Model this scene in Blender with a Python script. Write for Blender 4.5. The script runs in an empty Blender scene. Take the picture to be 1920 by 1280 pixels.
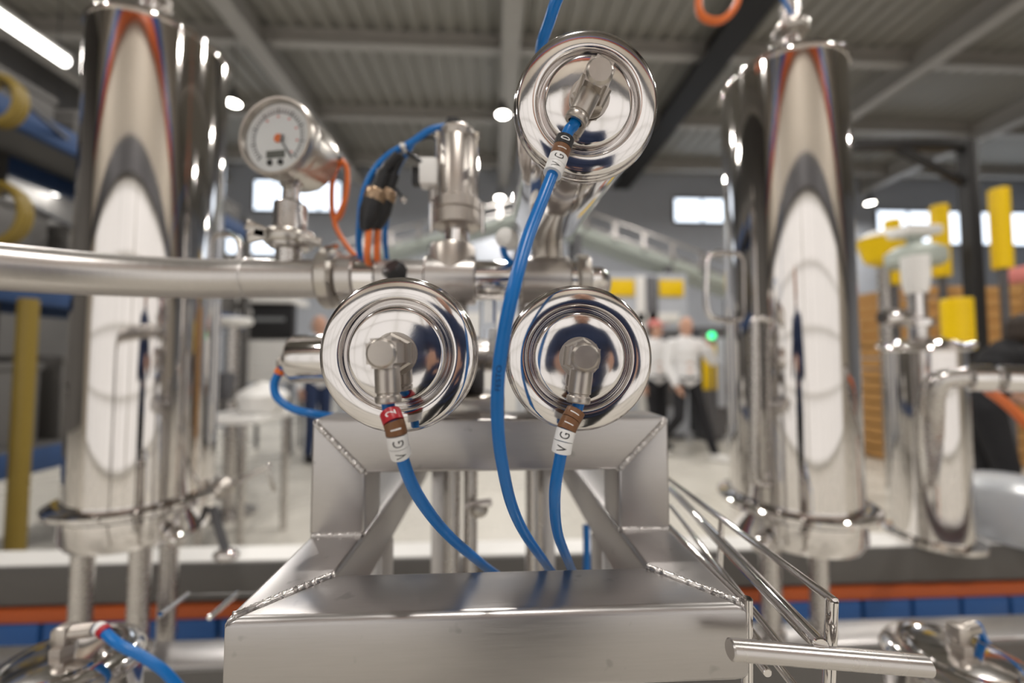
import bpy, bmesh, math, random
from mathutils import Vector, Matrix, Quaternion
random.seed(11)
V = Vector
sc = bpy.context.scene
col = sc.collection
PI = math.pi

# ------------------------------------------------------------------ camera
LENS = 14.0
FP = LENS / 36.0 * 1920.0
EYE = 1.22
YAW = math.atan(34 / FP)
PITCH = math.atan(34 / FP)
cam = bpy.data.cameras.new('camera')
cam.lens = LENS
cam.sensor_width = 36.0
cam.clip_start = 0.01
cam.clip_end = 200
cam.dof.use_dof = True
cam.dof.focus_distance = 0.262
cam.dof.aperture_fstop = 2.3
cam_o = bpy.data.objects.new('camera', cam)
cam_o.location = (0, 0, EYE)
cam_o.rotation_euler = (PI / 2 + PITCH, 0, -YAW)
col.objects.link(cam_o)
sc.camera = cam_o

# ------------------------------------------------------------------ world, exposure
w = bpy.data.worlds.new('world')
w.use_nodes = True
w.node_tree.nodes['Background'].inputs[0].default_value = (0.55, 0.6, 0.7, 1)
w.node_tree.nodes['Background'].inputs[1].default_value = 0.6
sc.world = w
sc.view_settings.view_transform = 'Standard'
sc.view_settings.look = 'None'
sc.view_settings.gamma = 1.0
sc.view_settings.use_curve_mapping = False
sc.view_settings.exposure = 0.0
sc.cycles.use_denoising = True
sc.cycles.max_bounces = 10
sc.cycles.glossy_bounces = 6
sc.cycles.sample_clamp_indirect = 8.0
LAMP_W = 105.0
BATTEN_W = 40.0
WIN_E = 2.2
DOOR_E = 0.55

# ------------------------------------------------------------------ projection helper (photo pixel + distance along the hall -> point)
_f = V((math.sin(YAW) * math.cos(PITCH), math.cos(YAW) * math.cos(PITCH), math.sin(PITCH)))
_r = V((math.cos(YAW), -math.sin(YAW), 0))
_u = _r.cross(_f)


def P(px, py, Y):
    d = _f + _r * ((px - 960) / FP) + _u * ((640 - py) / FP)
    t = Y / d.y
    return V((d.x * t, Y, EYE + d.z * t))


def D(px, py, depth):                       # same, distance measured along the lens axis
    d = _f + _r * ((px - 960) / FP) + _u * ((640 - py) / FP)
    return V((0, 0, EYE)) + d * depth


# ------------------------------------------------------------------ materials
MATS = {}


def mk(name, c, rough=0.5, metal=0.0, nscale=20.0, namt=0.08, ramt=0.0, stretch=(1, 1, 1), bump=0.0, bscale=None,
       emis=0.0, trans=0.0, spots=0.0, ior=1.45, alpha=1.0, dist=0.002):
    m = bpy.data.materials.new(name)
    m.use_nodes = True
    nt = m.node_tree
    b = nt.nodes['Principled BSDF']
    tc = nt.nodes.new('ShaderNodeTexCoord')
    mp = nt.nodes.new('ShaderNodeMapping')
    mp.inputs['Scale'].default_value = stretch
    nt.links.new(tc.outputs['Object'], mp.inputs['Vector'])
    nz = nt.nodes.new('ShaderNodeTexNoise')
    nz.inputs['Scale'].default_value = nscale
    nz.inputs['Detail'].default_value = 4
    nt.links.new(mp.outputs['Vector'], nz.inputs['Vector'])
    mx = nt.nodes.new('ShaderNodeMix')
    mx.data_type = 'RGBA'
    lo = [max(0, x * (1 - namt)) for x in c] + [1]
    hi = [min(1, x * (1 + namt)) for x in c] + [1]
    mx.inputs[6].default_value = lo
    mx.inputs[7].default_value = hi
    nt.links.new(nz.outputs['Fac'], mx.inputs[0])
    out = mx.outputs[2]
    if spots > 0:
        n2 = nt.nodes.new('ShaderNodeTexNoise')
        n2.inputs['Scale'].default_value = 55
        n2.inputs['Detail'].default_value = 2
        nt.links.new(tc.outputs['Object'], n2.inputs['Vector'])
        rp = nt.nodes.new('ShaderNodeValToRGB')
        rp.color_ramp.elements[0].position = 0.68
        rp.color_ramp.elements[1].position = 0.74
        nt.links.new(n2.outputs['Fac'], rp.inputs[0])
        m2 = nt.nodes.new('ShaderNodeMix')
        m2.data_type = 'RGBA'
        m2.inputs[7].default_value = [x * 0.55 for x in c] + [1]
        sc_ = nt.nodes.new('ShaderNodeMath')
        sc_.operation = 'MULTIPLY'
        sc_.inputs[1].default_value = spots
        nt.links.new(rp.outputs[0], sc_.inputs[0])
        nt.links.new(sc_.outputs[0], m2.inputs[0])
        nt.links.new(out, m2.inputs[6])
        out = m2.outputs[2]
    nt.links.new(out, b.inputs['Base Color'])
    b.inputs['Metallic'].default_value = metal
    b.inputs['IOR'].default_value = ior
    b.inputs['Alpha'].default_value = alpha
    if ramt > 0:
        mr = nt.nodes.new('ShaderNodeMapRange')
        mr.inputs['To Min'].default_value = max(0.01, rough - ramt)
        mr.inputs['To Max'].default_value = rough + ramt
        nt.links.new(nz.outputs['Fac'], mr.inputs['Value'])
        nt.links.new(mr.outputs['Result'], b.inputs['Roughness'])
    else:
        b.inputs['Roughness'].default_value = rough
    if bump > 0:
        n3 = nt.nodes.new('ShaderNodeTexNoise')
        n3.inputs['Scale'].default_value = bscale or nscale
        n3.inputs['Detail'].default_value = 3
        nt.links.new(mp.outputs['Vector'], n3.inputs['Vector'])
        bp = nt.nodes.new('ShaderNodeBump')
        bp.inputs['Strength'].default_value = bump
        bp.inputs['Distance'].default_value = dist
        nt.links.new(n3.outputs['Fac'], bp.inputs['Height'])
        nt.links.new(bp.outputs['Normal'], b.inputs['Normal'])
    if emis > 0:
        nt.links.new(out, b.inputs['Emission Color'])
        b.inputs['Emission Strength'].default_value = emis
    b.inputs['Transmission Weight'].default_value = trans
    MATS[name] = m
    return m


mk('frame_steel', (0.50, 0.482, 0.475), 0.34, 1.0, 90, 0.05, 0.05, (1, 1, 12), 0.05, 260, spots=0.5, dist=0.0006)
mk('brushed_x', (0.48, 0.462, 0.455), 0.33, 1.0, 70, 0.06, 0.06, (0.6, 10, 10), 0.05, 200, spots=0.45, dist=0.0005)
mk('weld', (0.62, 0.60, 0.585), 0.30, 1.0, 300, 0.15, 0.1, (1, 1, 1), 0.5, 500, dist=0.0006)
mk('polished', (0.76, 0.735, 0.72), 0.055, 1.0, 12, 0.03, 0.02, (1, 1, 1), 0.02, 30, dist=0.002)
mk('tank_mirror', (0.72, 0.69, 0.665), 0.05, 1.0, 4, 0.05, 0.02, (6, 6, 0.25), 0.08, 5, dist=0.004)
mk('cap_polish', (0.72, 0.695, 0.68), 0.10, 1.0, 40, 0.03, 0.035, (1, 1, 1), 0.03, 400, dist=0.0003)
mk('gauge_glass', (1, 1, 1), 0.01, 0, 8, 0.0, trans=1.0, ior=1.2)
mk('cap_black', (0.012, 0.012, 0.013), 0.65, 0, 60, 0.2)
mk('satin', (0.56, 0.535, 0.515), 0.27, 1.0, 40, 0.06, 0.05)
mk('fitting', (0.50, 0.46, 0.42), 0.36, 1.0, 160, 0.06, 0.05, (1, 1, 1), 0.05, 600, dist=0.0003)
mk('brushed_pipe', (0.56, 0.535, 0.515), 0.30, 1.0, 60, 0.06, 0.05, (8, 1, 1))
mk('cast', (0.52, 0.49, 0.45), 0.30, 1.0, 50, 0.1, 0.06)
mk('dark_steel', (0.14, 0.14, 0.15), 0.45, 0.6, 20, 0.15)
mk('gap_dark', (0.02, 0.02, 0.022), 0.6)
mk('blue_hose', (0.0, 0.150, 0.49), 0.33, 0, 60, 0.05)
mk('print_ink', (0.004, 0.03, 0.11), 0.5)
mk('black_plastic', (0.018, 0.018, 0.02), 0.4, 0, 60, 0.2)
mk('white_sleeve', (0.80, 0.80, 0.80), 0.4, 0, 80, 0.03)
mk('brown_sleeve', (0.17, 0.075, 0.03), 0.4, 0, 80, 0.05)
mk('red_sleeve', (0.42, 0.018, 0.028), 0.38, 0, 80, 0.05)
mk('black_sleeve', (0.015, 0.015, 0.017), 0.38, 0, 80, 0.1)
mk('ink_black', (0.01, 0.01, 0.012), 0.5)
mk('ink_white', (0.85, 0.85, 0.85), 0.5)
mk('orange_cable', (0.72, 0.16, 0.03), 0.38, 0, 50, 0.06)
mk('orange_paint', (0.45, 0.09, 0.018), 0.5, 0, 10, 0.06)
mk('blue_paint', (0.015, 0.09, 0.30), 0.45, 0, 8, 0.08)
mk('navy_paint', (0.03, 0.07, 0.18), 0.5, 0, 8, 0.1)
mk('yellow_paint', (0.90, 0.60, 0.0), 0.4, 0, 8, 0.05)
mk('yellow_hose', (0.25, 0.175, 0.03), 0.45, 0, 8, 0.05)
mk('white_paint', (0.82, 0.81, 0.79), 0.5, 0, 8, 0.03)
mk('pale_green', (0.48, 0.53, 0.49), 0.4, 0, 6, 0.06)
mk('dial_white', (0.80, 0.82, 0.82), 0.55, 0, 10, 0.02)
mk('dial_grey', (0.22, 0.23, 0.24), 0.5, 0)
mk('lcd', (0.10, 0.11, 0.10), 0.3, 0)
mk('brass', (0.42, 0.30, 0.20), 0.35, 1.0)
mk('skid_grey', (0.13, 0.125, 0.12), 0.45, 0.3, 6, 0.1)
mk('bag_plastic', (0.85, 0.88, 0.92), 0.25, 0, 8, 0.04, trans=0.55)
mk('clear_plastic', (0.9, 0.92, 0.95), 0.12, 0, 8, 0.02, trans=0.85)
mk('wood', (0.36, 0.19, 0.07), 0.6, 0, 6, 0.35, stretch=(1, 1, 8))
mk('wood_light', (0.50, 0.27, 0.09), 0.6, 0, 6, 0.3, stretch=(1, 1, 8))
mk('concrete', (0.60, 0.575, 0.52), 0.28, 0, 1.6, 0.10, 0.06)
mk('roof_deck', (0.34, 0.328, 0.295), 0.45, 0.2, 2, 0.06)
mk('roof_beam', (0.42, 0.405, 0.38), 0.5, 0, 2, 0.06)
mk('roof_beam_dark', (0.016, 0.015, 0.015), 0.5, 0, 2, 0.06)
mk('wall_grey', (0.48, 0.51, 0.57), 0.6, 0, 2, 0.08)
mk('wall_dark', (0.14, 0.135, 0.13), 0.6, 0, 1.0, 0.3)
mk('wall_cream', (0.60, 0.545, 0.47), 0.6, 0, 2, 0.05)
mk('daylight', (0.78, 0.87, 1.0), 0.5, 0, 1, 0.02, emis=WIN_E)
mk('daylight_frost', (0.80, 0.79, 0.79), 0.5, 0, 1, 0.02, emis=DOOR_E)
mk('lamp_glow', (1.0, 0.95, 0.86), 0.5, 0, 1, 0.0, emis=30)
mk('batten_glow', (1.0, 0.97, 0.92), 0.5, 0, 1, 0.0, emis=9)
mk('green_glow', (0.05, 1.0, 0.35), 0.5, 0, 1, 0.0, emis=2.2)
mk('skin', (0.62, 0.36, 0.26), 0.5, 0, 12, 0.06)
mk('shirt_white', (0.82, 0.82, 0.83), 0.8, 0, 14, 0.04)
mk('cloth_black', (0.015, 0.015, 0.018), 0.85, 0, 14, 0.2)
mk('denim', (0.02, 0.035, 0.09), 0.85, 0, 20, 0.2)
mk('hair_dark', (0.03, 0.02, 0.015), 0.6, 0, 60, 0.3)
mk('hair_grey', (0.45, 0.40, 0.37), 0.6, 0, 60, 0.2)
mk('pink_cloth', (0.70, 0.24, 0.22), 0.7, 0, 20, 0.1)
mk('eye_dark', (0.02, 0.015, 0.012), 0.3)
mk('lip', (0.42, 0.17, 0.14), 0.5)


# ------------------------------------------------------------------ geometry collector
def axis_mat(o, z, x=None):
    z = V(z).normalized()
    if x is None:
        x = V((0, 0, 1)) if abs(z.z) < 0.9 else V((1, 0, 0))
    x = (V(x) - z * V(x).dot(z)).normalized()
    y = z.cross(x)
    return Matrix(((x.x, y.x, z.x, o[0]), (x.y, y.y, z.y, o[1]), (x.z, y.z, z.z, o[2]), (0, 0, 0, 1)))


def smooth_path(pts, n=8):
    pts = [V(p) for p in pts]
    if len(pts) < 3:
        return pts
    out = []
    for i in range(len(pts) - 1):
        p0 = pts[i - 1] if i > 0 else pts[0] * 2 - pts[1]
        p1, p2 = pts[i], pts[i + 1]
        p3 = pts[i + 2] if i + 2 < len(pts) else pts[-1] * 2 - pts[-2]
        for k in range(n):
            t = k / n
            out.append(0.5 * ((2 * p1) + (p2 - p0) * t + (2 * p0 - 5 * p1 + 4 * p2 - p3) * t * t + (3 * p1 - p0 - 3 * p2 + p3) * t ** 3))
    out.append(pts[-1])
    return out


def arclen(pts):
    s = [0.0]
    for a, b in zip(pts, pts[1:]):
        s.append(s[-1] + (b - a).length)
    return s


def at_s(pts, S, s):
    s = min(max(s, 0), S[-1])
    for i in range(len(S) - 1):
        if s <= S[i + 1]:
            t = (s - S[i]) / max(1e-9, S[i + 1] - S[i])
            return pts[i].lerp(pts[i + 1], t), (pts[i + 1] - pts[i]).normalized()
    return pts[-1], (pts[-1] - pts[-2]).normalized()


class G:
    def __init__(s):
        s.v, s.f = [], []

    def add(s, vs, fs, M=None):
        o = len(s.v)
        s.v += [(M @ V(p)) if M is not None else V(p) for p in vs]
        s.f += [tuple(i + o for i in f) for f in fs]
        return s

    def from_bm(s, bm, M=None):
        bm.verts.index_update()
        s.add([v.co.copy() for v in bm.verts], [[v.index for v in f.verts] for f in bm.faces], M)
        bm.free()
        return s

    def box(s, c, size, bev=0.0, M=None, seg=2):
        bm = bmesh.new()
        bmesh.ops.create_cube(bm, size=1)
        for v in bm.verts:
            v.co = V((v.co.x * size[0], v.co.y * size[1], v.co.z * size[2]))
        if bev > 0:
            bmesh.ops.bevel(bm, geom=bm.edges[:], offset=bev, segments=seg, affect='EDGES', profile=0.5)
        T = Matrix.Translation(V(c))
        return s.from_bm(bm, (M @ T) if M is not None else T)

    def box2(s, a, b, bev=0.0):
        a, b = V(a), V(b)
        return s.box((a + b) / 2, [abs(x) for x in (b - a)], bev)

    def prism(s, poly, direction, bev=0.0, seg=2):
        """poly: 3-D polygon, extruded by direction"""
        bm = bmesh.new()
        d = V(direction)
        a = [bm.verts.new(V(p)) for p in poly]
        b = [bm.verts.new(V(p) + d) for p in poly]
        n = len(poly)
        bm.faces.new(a[::-1])
        bm.faces.new(b)
        for i in range(n):
            bm.faces.new((a[i], a[(i + 1) % n], b[(i + 1) % n], b[i]))
        bmesh.ops.recalc_face_normals(bm, faces=bm.faces[:])
        if bev > 0:
            bmesh.ops.bevel(bm, geom=bm.edges[:], offset=bev, segments=seg, affect='EDGES', profile=0.5)
        return s.from_bm(bm)

    def bar(s, a, b, wdt, hgt, bev=0.0, up=(0, 0, 1)):
        a, b = V(a), V(b)
        M = axis_mat((a + b) / 2, b - a, up)
        return s.box((0, 0, 0), (hgt, wdt, (b - a).length), bev, M)

    def lathe(s, prof, o=(0, 0, 0), axis=(0, 0, 1), n=40, M=None, ref=None):
        if M is None:
            M = axis_mat(o, axis, ref)
        vs, fs, rings = [], [], []
        for r, h in prof:
            if r < 1e-6:
                rings.append([len(vs)])
                vs.append((0, 0, h))
            else:
                rings.append(list(range(len(vs), len(vs) + n)))
                vs += [(r * math.cos(2 * PI * k / n), r * math.sin(2 * PI * k / n), h) for k in range(n)]
        for A, B in zip(rings, rings[1:]):
            for k in range(n):
                k2 = (k + 1) % n
                if len(A) == 1 and len(B) == 1:
                    continue
                if len(A) == 1:
                    fs.append((A[0], B[k2], B[k]))
                elif len(B) == 1:
                    fs.append((A[k], A[k2], B[0]))
                else:
                    fs.append((A[k], A[k2], B[k2], B[k]))
        return s.add(vs, fs, M)

    def cyl(s, a, b, r, r2=None, n=24, ch=0.0):
        a, b = V(a), V(b)
        L = (b - a).length
        r2 = r if r2 is None else r2
        if ch > 0:
            pr = [(0, 0), (r - ch, 0), (r, ch), (r2, L - ch), (r2 - ch, L), (0, L)]
        else:
            pr = [(0, 0), (r, 0), (r2, L), (0, L)]
        return s.lathe(pr, a, b - a, n)

    def hexa(s, a, b, r, ch=0.0):
        return s.cyl(a, b, r, n=6, ch=ch)

    def tube(s, pts, r, n=12, sub=8, closed=False, radii=None, raw=False):
        p = [V(q) for q in pts] if raw else smooth_path(list(pts) + ([pts[0]] if closed else []), sub)
        if closed:
            p = p[:-1]
        m = len(p)
        vs, fs = [], []
        t0 = (p[1] - p[0]).normalized()
        ref = V((0, 0, 1)) if abs(t0.z) < 0.9 else V((1, 0, 0))
        x = (ref - t0 * ref.dot(t0)).normalized()
        for i in range(m):
            if closed:
                t = (p[(i + 1) % m] - p[i - 1]).normalized()
            else:
                t = (p[min(i + 1, m - 1)] - p[max(i - 1, 0)]).normalized()
            x = (x - t * x.dot(t)).normalized()
            y = t.cross(x)
            rr = radii[i] if radii else r
            for k in range(n):
                a = 2 * PI * k / n
                vs.append(p[i] + x * (rr * math.cos(a)) + y * (rr * math.sin(a)))
        for i in range(m if closed else m - 1):
            j = (i + 1) % m
            for k in range(n):
                k2 = (k + 1) % n
                fs.append((i * n + k, i * n + k2, j * n + k2, j * n + k))
        if not closed:
            fs.append(tuple(range(n - 1, -1, -1)))
            fs.append(tuple((m - 1) * n + k for k in range(n)))
        return s.add(vs, fs)

    def ball(s, c, r, n=16, M=None):
        rx, ry, rz = (r, r, r) if not hasattr(r, '__len__') else r
        bm = bmesh.new()
        bmesh.ops.create_uvsphere(bm, u_segments=n, v_segments=max(6, n // 2), radius=1)
        for v in bm.verts:
            v.co = V((v.co.x * rx, v.co.y * ry, v.co.z * rz))
        T = Matrix.Translation(V(c))
        return s.from_bm(bm, (T @ M) if M is not None else T)

    def capsule(s, a, b, ra, rb, n=14):
        a, b = V(a), V(b)
        L = max(1e-4, (b - a).length)
        pr = [(0, -ra)]
        pr += [(ra * math.sin(t), -ra * math.cos(t)) for t in (0.4, 0.8, 1.2)]
        pr += [(ra, 0), (rb, L)]
        pr += [(rb * math.cos(t), L + rb * math.sin(t)) for t in (0.4, 0.8, 1.2)]
        pr += [(0, L + rb)]
        return s.lathe(pr, a, b - a, n)

    def build(s, name, mat, parent=None, sharp=35, label=None):
        vs = s.v
        mn = V([min(p[i] for p in vs) for i in range(3)])
        mxx = V([max(p[i] for p in vs) for i in range(3)])
        c = (mn + mxx) / 2
        me = bpy.data.meshes.new(name)
        me.from_pydata([p - c for p in vs], [], s.f)
        bm = bmesh.new()
        bm.from_mesh(me)
        bmesh.ops.recalc_face_normals(bm, faces=bm.faces[:])
        bm.to_mesh(me)
        bm.free()
        me.shade_smooth()
        me.set_sharp_from_angle(angle=math.radians(sharp))
        me.materials.append(MATS[mat])
        o = bpy.data.objects.new(name, me)
        col.objects.link(o)
        if parent is not None:
            o.parent = parent
            c = c - wo(parent)
        o.location = c
        if label:
            o['label'] = label
        return o


def wo(o):
    v = V((0, 0, 0))
    while o is not None:
        v = v + o.location
        o = o.parent
    return v


def thing(name, label, cat, loc, group=None):
    o = bpy.data.objects.new(name, None)
    o.empty_display_size = 0.05
    o.location = V(loc)
    o['label'] = label
    o['category'] = cat
    if group:
        o['group'] = group
    col.objects.link(o)
    return o


def tag(o, label, cat, group=None):
    o['label'] = label
    o['category'] = cat
    if group:
        o['group'] = group
    return o


def struct(o):
    o['kind'] = 'structure'
    return o


def dup(o, off, parent=None, label=None):
    c = o.copy()
    col.objects.link(c)
    c.parent = parent
    if parent is None:
        c.location = o.location + V(off)
    elif parent is o.parent:
        c.location = o.location + V(off)
    if label:
        c['label'] = label
    for ch in o.children:
        d = dup(ch, (0, 0, 0), c)
        d.location = ch.location
    return c


# ------------------------------------------------------------------ text wrapped onto a hose
def text_mesh(txt, size, sx=1.0):
    cu = bpy.data.curves.new('t', 'FONT')
    cu.body = txt
    cu.size = size
    cu.align_x = 'CENTER'
    cu.align_y = 'CENTER'
    cu.resolution_u = 4
    cu.offset = 0.0
    ob = bpy.data.objects.new('t', cu)
    col.objects.link(ob)
    bpy.context.view_layer.update()
    dg = bpy.context.evaluated_depsgraph_get()
    me = bpy.data.meshes.new_from_object(ob.evaluated_get(dg))
    bm = bmesh.new()
    bm.from_mesh(me)
    bmesh.ops.triangulate(bm, faces=bm.faces[:])
    bmesh.ops.subdivide_edges(bm, edges=bm.edges[:], cuts=2, use_grid_fill=True)
    bm.verts.index_update()
    xs = [v.co.x for v in bm.verts]
    ys = [v.co.y for v in bm.verts]
    cx, cy = (min(xs) + max(xs)) / 2, (min(ys) + max(ys)) / 2
    vs = [((v.co.x - cx) * sx, v.co.y - cy) for v in bm.verts]
    fs = [[v.index for v in f.verts] for f in bm.faces]
    bm.free()
    bpy.data.objects.remove(ob)
    bpy.data.curves.remove(cu)
    bpy.data.meshes.remove(me)
    return vs, fs


def text_on_path(name, txt, pts, S, s_mid, size, radius, mat, parent, sx=1.0, roll=0.0):
    """text reads towards the start of the path (upwards), its face turned to the room in front"""
    vs, fs = text_mesh(txt, size, sx)
    g = G()
    out = []
    for u, v in vs:
        p, t = at_s(pts, S, s_mid - u)
        a = -t
        n = (V((0, 0, EYE)) - p)
        n = (n - a * n.dot(a)).normalized()
        left = -(a.cross(n))
        th = v / radius + roll
        out.append(p + (n * math.cos(th) + left * math.sin(th)) * radius)
    g.add(out, fs)
    return g.build(name, mat, parent)


# =================================================================== THE HALL
HX0, HX1, HY0, HY1, HZ = -9.5, 19.0, -3.6, 13.0, 7.5
struct(G().box2((HX0, HY0, -0.1), (HX1, HY1, 0)).build('floor', 'concrete'))
# trapezoidal roof sheet, ribs along the hall
g = G()
vs, fs = [], []
x = HX0
prof = []
while x < HX1:
    prof += [(x, 0.0), (x + 0.16, 0.0), (x + 0.19, 0.07), (x + 0.30, 0.07)]
    x += 0.33
for (px_, pz_) in prof:
    vs += [(px_, HY0, HZ + pz_), (px_, HY1, HZ + pz_)]
for i in range(len(prof) - 1):
    fs.append((2 * i, 2 * i + 2, 2 * i + 3, 2 * i + 1))
ceil_o = struct(g.add(vs, fs).build('ceiling', 'roof_deck', sharp=10))
G().box2((HX0, HY0, HZ + 0.08), (HX1, HY1, HZ + 0.2)).build('roof_slab', 'wall_dark', ceil_o)
for yb in (-1.7, 0.6, 2.9, 5.2, 7.5, 9.8, 12.1):
    g = G().box2((HX0, yb - 0.09, HZ - 0.30), (HX1, yb + 0.09, HZ - 0.27))
    g.box2((HX0, yb - 0.015, HZ - 0.27), (HX1, yb + 0.015, HZ - 0.02))
    g.box2((HX0, yb - 0.09, HZ - 0.03), (HX1, yb + 0.09, HZ - 0.0))
    g.build('cross_beam', 'roof_beam', ceil_o)
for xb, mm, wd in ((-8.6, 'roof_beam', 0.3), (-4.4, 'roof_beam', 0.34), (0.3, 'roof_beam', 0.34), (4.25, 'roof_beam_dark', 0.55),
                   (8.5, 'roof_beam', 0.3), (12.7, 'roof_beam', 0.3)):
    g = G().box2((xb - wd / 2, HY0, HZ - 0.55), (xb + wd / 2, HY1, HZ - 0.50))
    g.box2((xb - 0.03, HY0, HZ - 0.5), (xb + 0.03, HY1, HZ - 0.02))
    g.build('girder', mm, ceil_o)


def wall(name, a, b, mat):
    return struct(G().box2(a, b).build(name, mat))


wall('wall_far', (HX0, HY1, 0), (HX1, HY1 + 0.2, HZ + 0.2), 'wall_grey')
wall('wall_left', (HX0 - 0.2, HY0, 0), (HX0, HY1, HZ + 0.2), 'wall_dark')
wall('wall_right', (HX1, HY0, 0), (HX1 + 0.2, HY1, HZ + 0.2), 'wall_grey')
wb = wall('wall_back', (HX0, HY0 - 0.2, 0), (HX1, HY0, HZ + 0.2), 'wall_cream')


def window(idx, x0, x1, z0, z1, y, nx, nz, mat, side=-1, fr=0.06, framemat='dark_steel'):
    """glazed opening on a wall that runs across the hall; frame with single panes"""
    yy = y + side * 0.03
    g = G()
    for i in range(nx + 1):
        xx = x0 + (x1 - x0) * i / nx
        g.box2((xx - fr / 2, yy - 0.04, z0), (xx + fr / 2, yy + 0.04, z1))
    for j in range(nz + 1):
        zz = z0 + (z1 - z0) * j / nz
        g.box2((x0, yy - 0.04, zz - fr / 2), (x1, yy + 0.04, zz + fr / 2))
    o = struct(g.build('window_%d' % idx, framemat))
    for i in range(nx):
        for j in range(nz):
            a = x0 + (x1 - x0) * i / nx + fr / 2
            b = x0 + (x1 - x0) * (i + 1) / nx - fr / 2
            c = z0 + (z1 - z0) * j / nz + fr / 2
            d = z0 + (z1 - z0) * (j + 1) / nz - fr / 2
            G().box2((a, yy - 0.012, c), (b, yy + 0.012, d)).build('pane', mat, o)
    return o


def far_win(idx, px0, px1, py0, py1, nx, nz=1):
    a, b = P(px0, py0, HY1), P(px1, py1, HY1)
    window(idx, a.x, b.x, b.z, a.z, HY1, nx, nz, 'daylight')


far_win(1, 478, 640, 338, 398, 4)
far_win(2, 1262, 1420, 372, 420, 3)
far_win(3, 1640, 1990, 395, 462, 6)
far_win(4, 426, 520, 432, 478, 2)
# frosted sectional doors in the wall behind
window(5, -6.6, -0.05, 0.05, 3.1, HY0, 7, 4, 'daylight_frost', side=1, framemat='white_paint')
window(6, 0.05, 6.6, 0.05, 3.1, HY0, 7, 4, 'daylight_frost', side=1, framemat='white_paint')
struct(G().box2((HX0, HY0 + 0.02, 3.2), (HX1, HY0 + 0.12, 3.6)).build('trim_1', 'dark_steel'))
struct(G().box2((HX0, HY0 + 0.02, 4.9), (HX1, HY0 + 0.16, 5.15)).build('trim_2', 'orange_paint'))
struct(G().box2((HX0, HY0 + 0.02, 5.15), (HX1, HY0 + 0.16, 5.45)).build('trim_3', 'blue_paint'))


# ------------------------------------------------------------------ lamps
def lamp(x, y, label, z=6.0):
    t = thing('high_bay_lamp', label, 'lamp', (x, y, z), 'round high-bay lamps under the roof')
    G().lathe([(0, 0.28), (0.05, 0.28), (0.06, 0.2), (0.11, 0.1), (0.14, 0.0), (0.125, 0.0), (0.05, 0.12), (0, 0.12)], (x, y, z)).build('housing', 'dark_steel', t)
    G().lathe([(0, 0.012), (0.12, 0.012), (0.12, 0.03), (0, 0.03)], (x, y, z)).build('diffuser', 'lamp_glow', t)
    G().cyl((x, y, z + 0.27), (x, y, HZ + 0.07), 0.008, n=8).build('cord', 'dark_steel', t)
    L = bpy.data.lights.new('lamp_light', 'AREA')
    L.shape = 'DISK'
    L.size = 0.24
    L.energy = LAMP_W
    L.color = (1.0, 0.955, 0.90)
    lo = bpy.data.objects.new('lamp_light', L)
    lo.location = (0, 0, 0.0)
    lo.parent = t
    col.objects.link(lo)


lx0 = D(437, 195, 7.45)
lx1 = D(943, 218, 7.8)
lx2 = D(937, 373, 11.8)
lx3 = D(1632, 393, 12.2)
lamp(lx0.x, lx0.y, 'glaring high-bay lamp just left of the round gauge')
lamp(lx1.x, lx1.y, 'bright high-bay lamp left of the upper polished actuator')
lamp(lx2.x, lx2.y, 'small far lamp below another, left of the upper actuator')
lamp(lx3.x, lx3.y, 'far high-bay lamp right of the right-hand mirror tank')
k = 0
for yy in (-1.6, 3.2):
    for xx in (-4.9, 0.2, 5.2):
        lamp(xx, yy, 'high-bay lamp over the machine, seen only as a glint in polished steel')
for xx in (10.5,):
    lamp(xx, 3.2, 'high-bay lamp over the machine, seen only as a glint in polished steel')
lamp(5.6, 7.6, 'high-bay lamp behind the dark roof girder on the right')


def batten(a, b, label, r=0.07):
    a, b = V(a), V(b)
    t = thing('light_batten', label, 'lamp', (a + b) / 2, 'linear light battens on the left')
    g = G().bar(a + V((0, 0, 0.08)), b + V((0, 0, 0.08)), 0.16, 0.06, 0.01)
    g.build('housing', 'white_paint', t)
    G().tube([a, b], r, raw=True).build('tube', 'batten_glow', t)
    for q in (a.lerp(b, 0.1), a.lerp(b, 0.9)):
        G().cyl(q + V((0, 0, 0.1)), V((q.x, q.y, HZ)), 0.006, n=6).build('hanger', 'dark_steel', t)
    L = bpy.data.lights.new('batten_light', 'AREA')
    L.shape = 'RECTANGLE'
    L.size = (b - a).length
    L.size_y = 0.14
    L.energy = BATTEN_W
    L.color = (1, 0.96, 0.9)
    lo = bpy.data.objects.new('batten_light', L)
    lo.parent = t
    lo.location = (0, 0, -0.08)
    d = (b - a).normalized()
    lo.rotation_euler = (0, 0, math.atan2(d.y, d.x))
    col.objects.link(lo)


a = D(-60, -8, 4.9)
b = D(124, 107, 6.0)
b.z = a.z
batten(a, b, 'long glowing light batten at the upper left corner')
a = D(58, 318, 7.6)
b = D(108, 336, 8.6)
b.z = a.z
batten(a, b, 'short bright batten left of the left-hand mirror tank', 0.09)

# =================================================================== SKID BEAMS
def skid_beam(label, y0, y1, z1, h, m='frame_steel', name='skid_beam'):
    t = thing(name, label, 'beam', (0, (y0 + y1) / 2, 0))
    G().box2((-2.9, y0, z1 - h), (3.2, y1, z1), 0.006).build('beam', m, t)
    for xx in (-2.6, -0.6, 0.6, 2.9):
        G().box2((xx - 0.04, y0 + 0.01, 0.012), (xx + 0.04, y1 - 0.01, z1 - h), 0.004).build('leg', 'frame_steel', t)
        G().box2((xx - 0.07, y0 - 0.01, 0), (xx + 0.07, y1 + 0.01, 0.012), 0.002).build('foot_plate', 'frame_steel', t)
    return t


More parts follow.
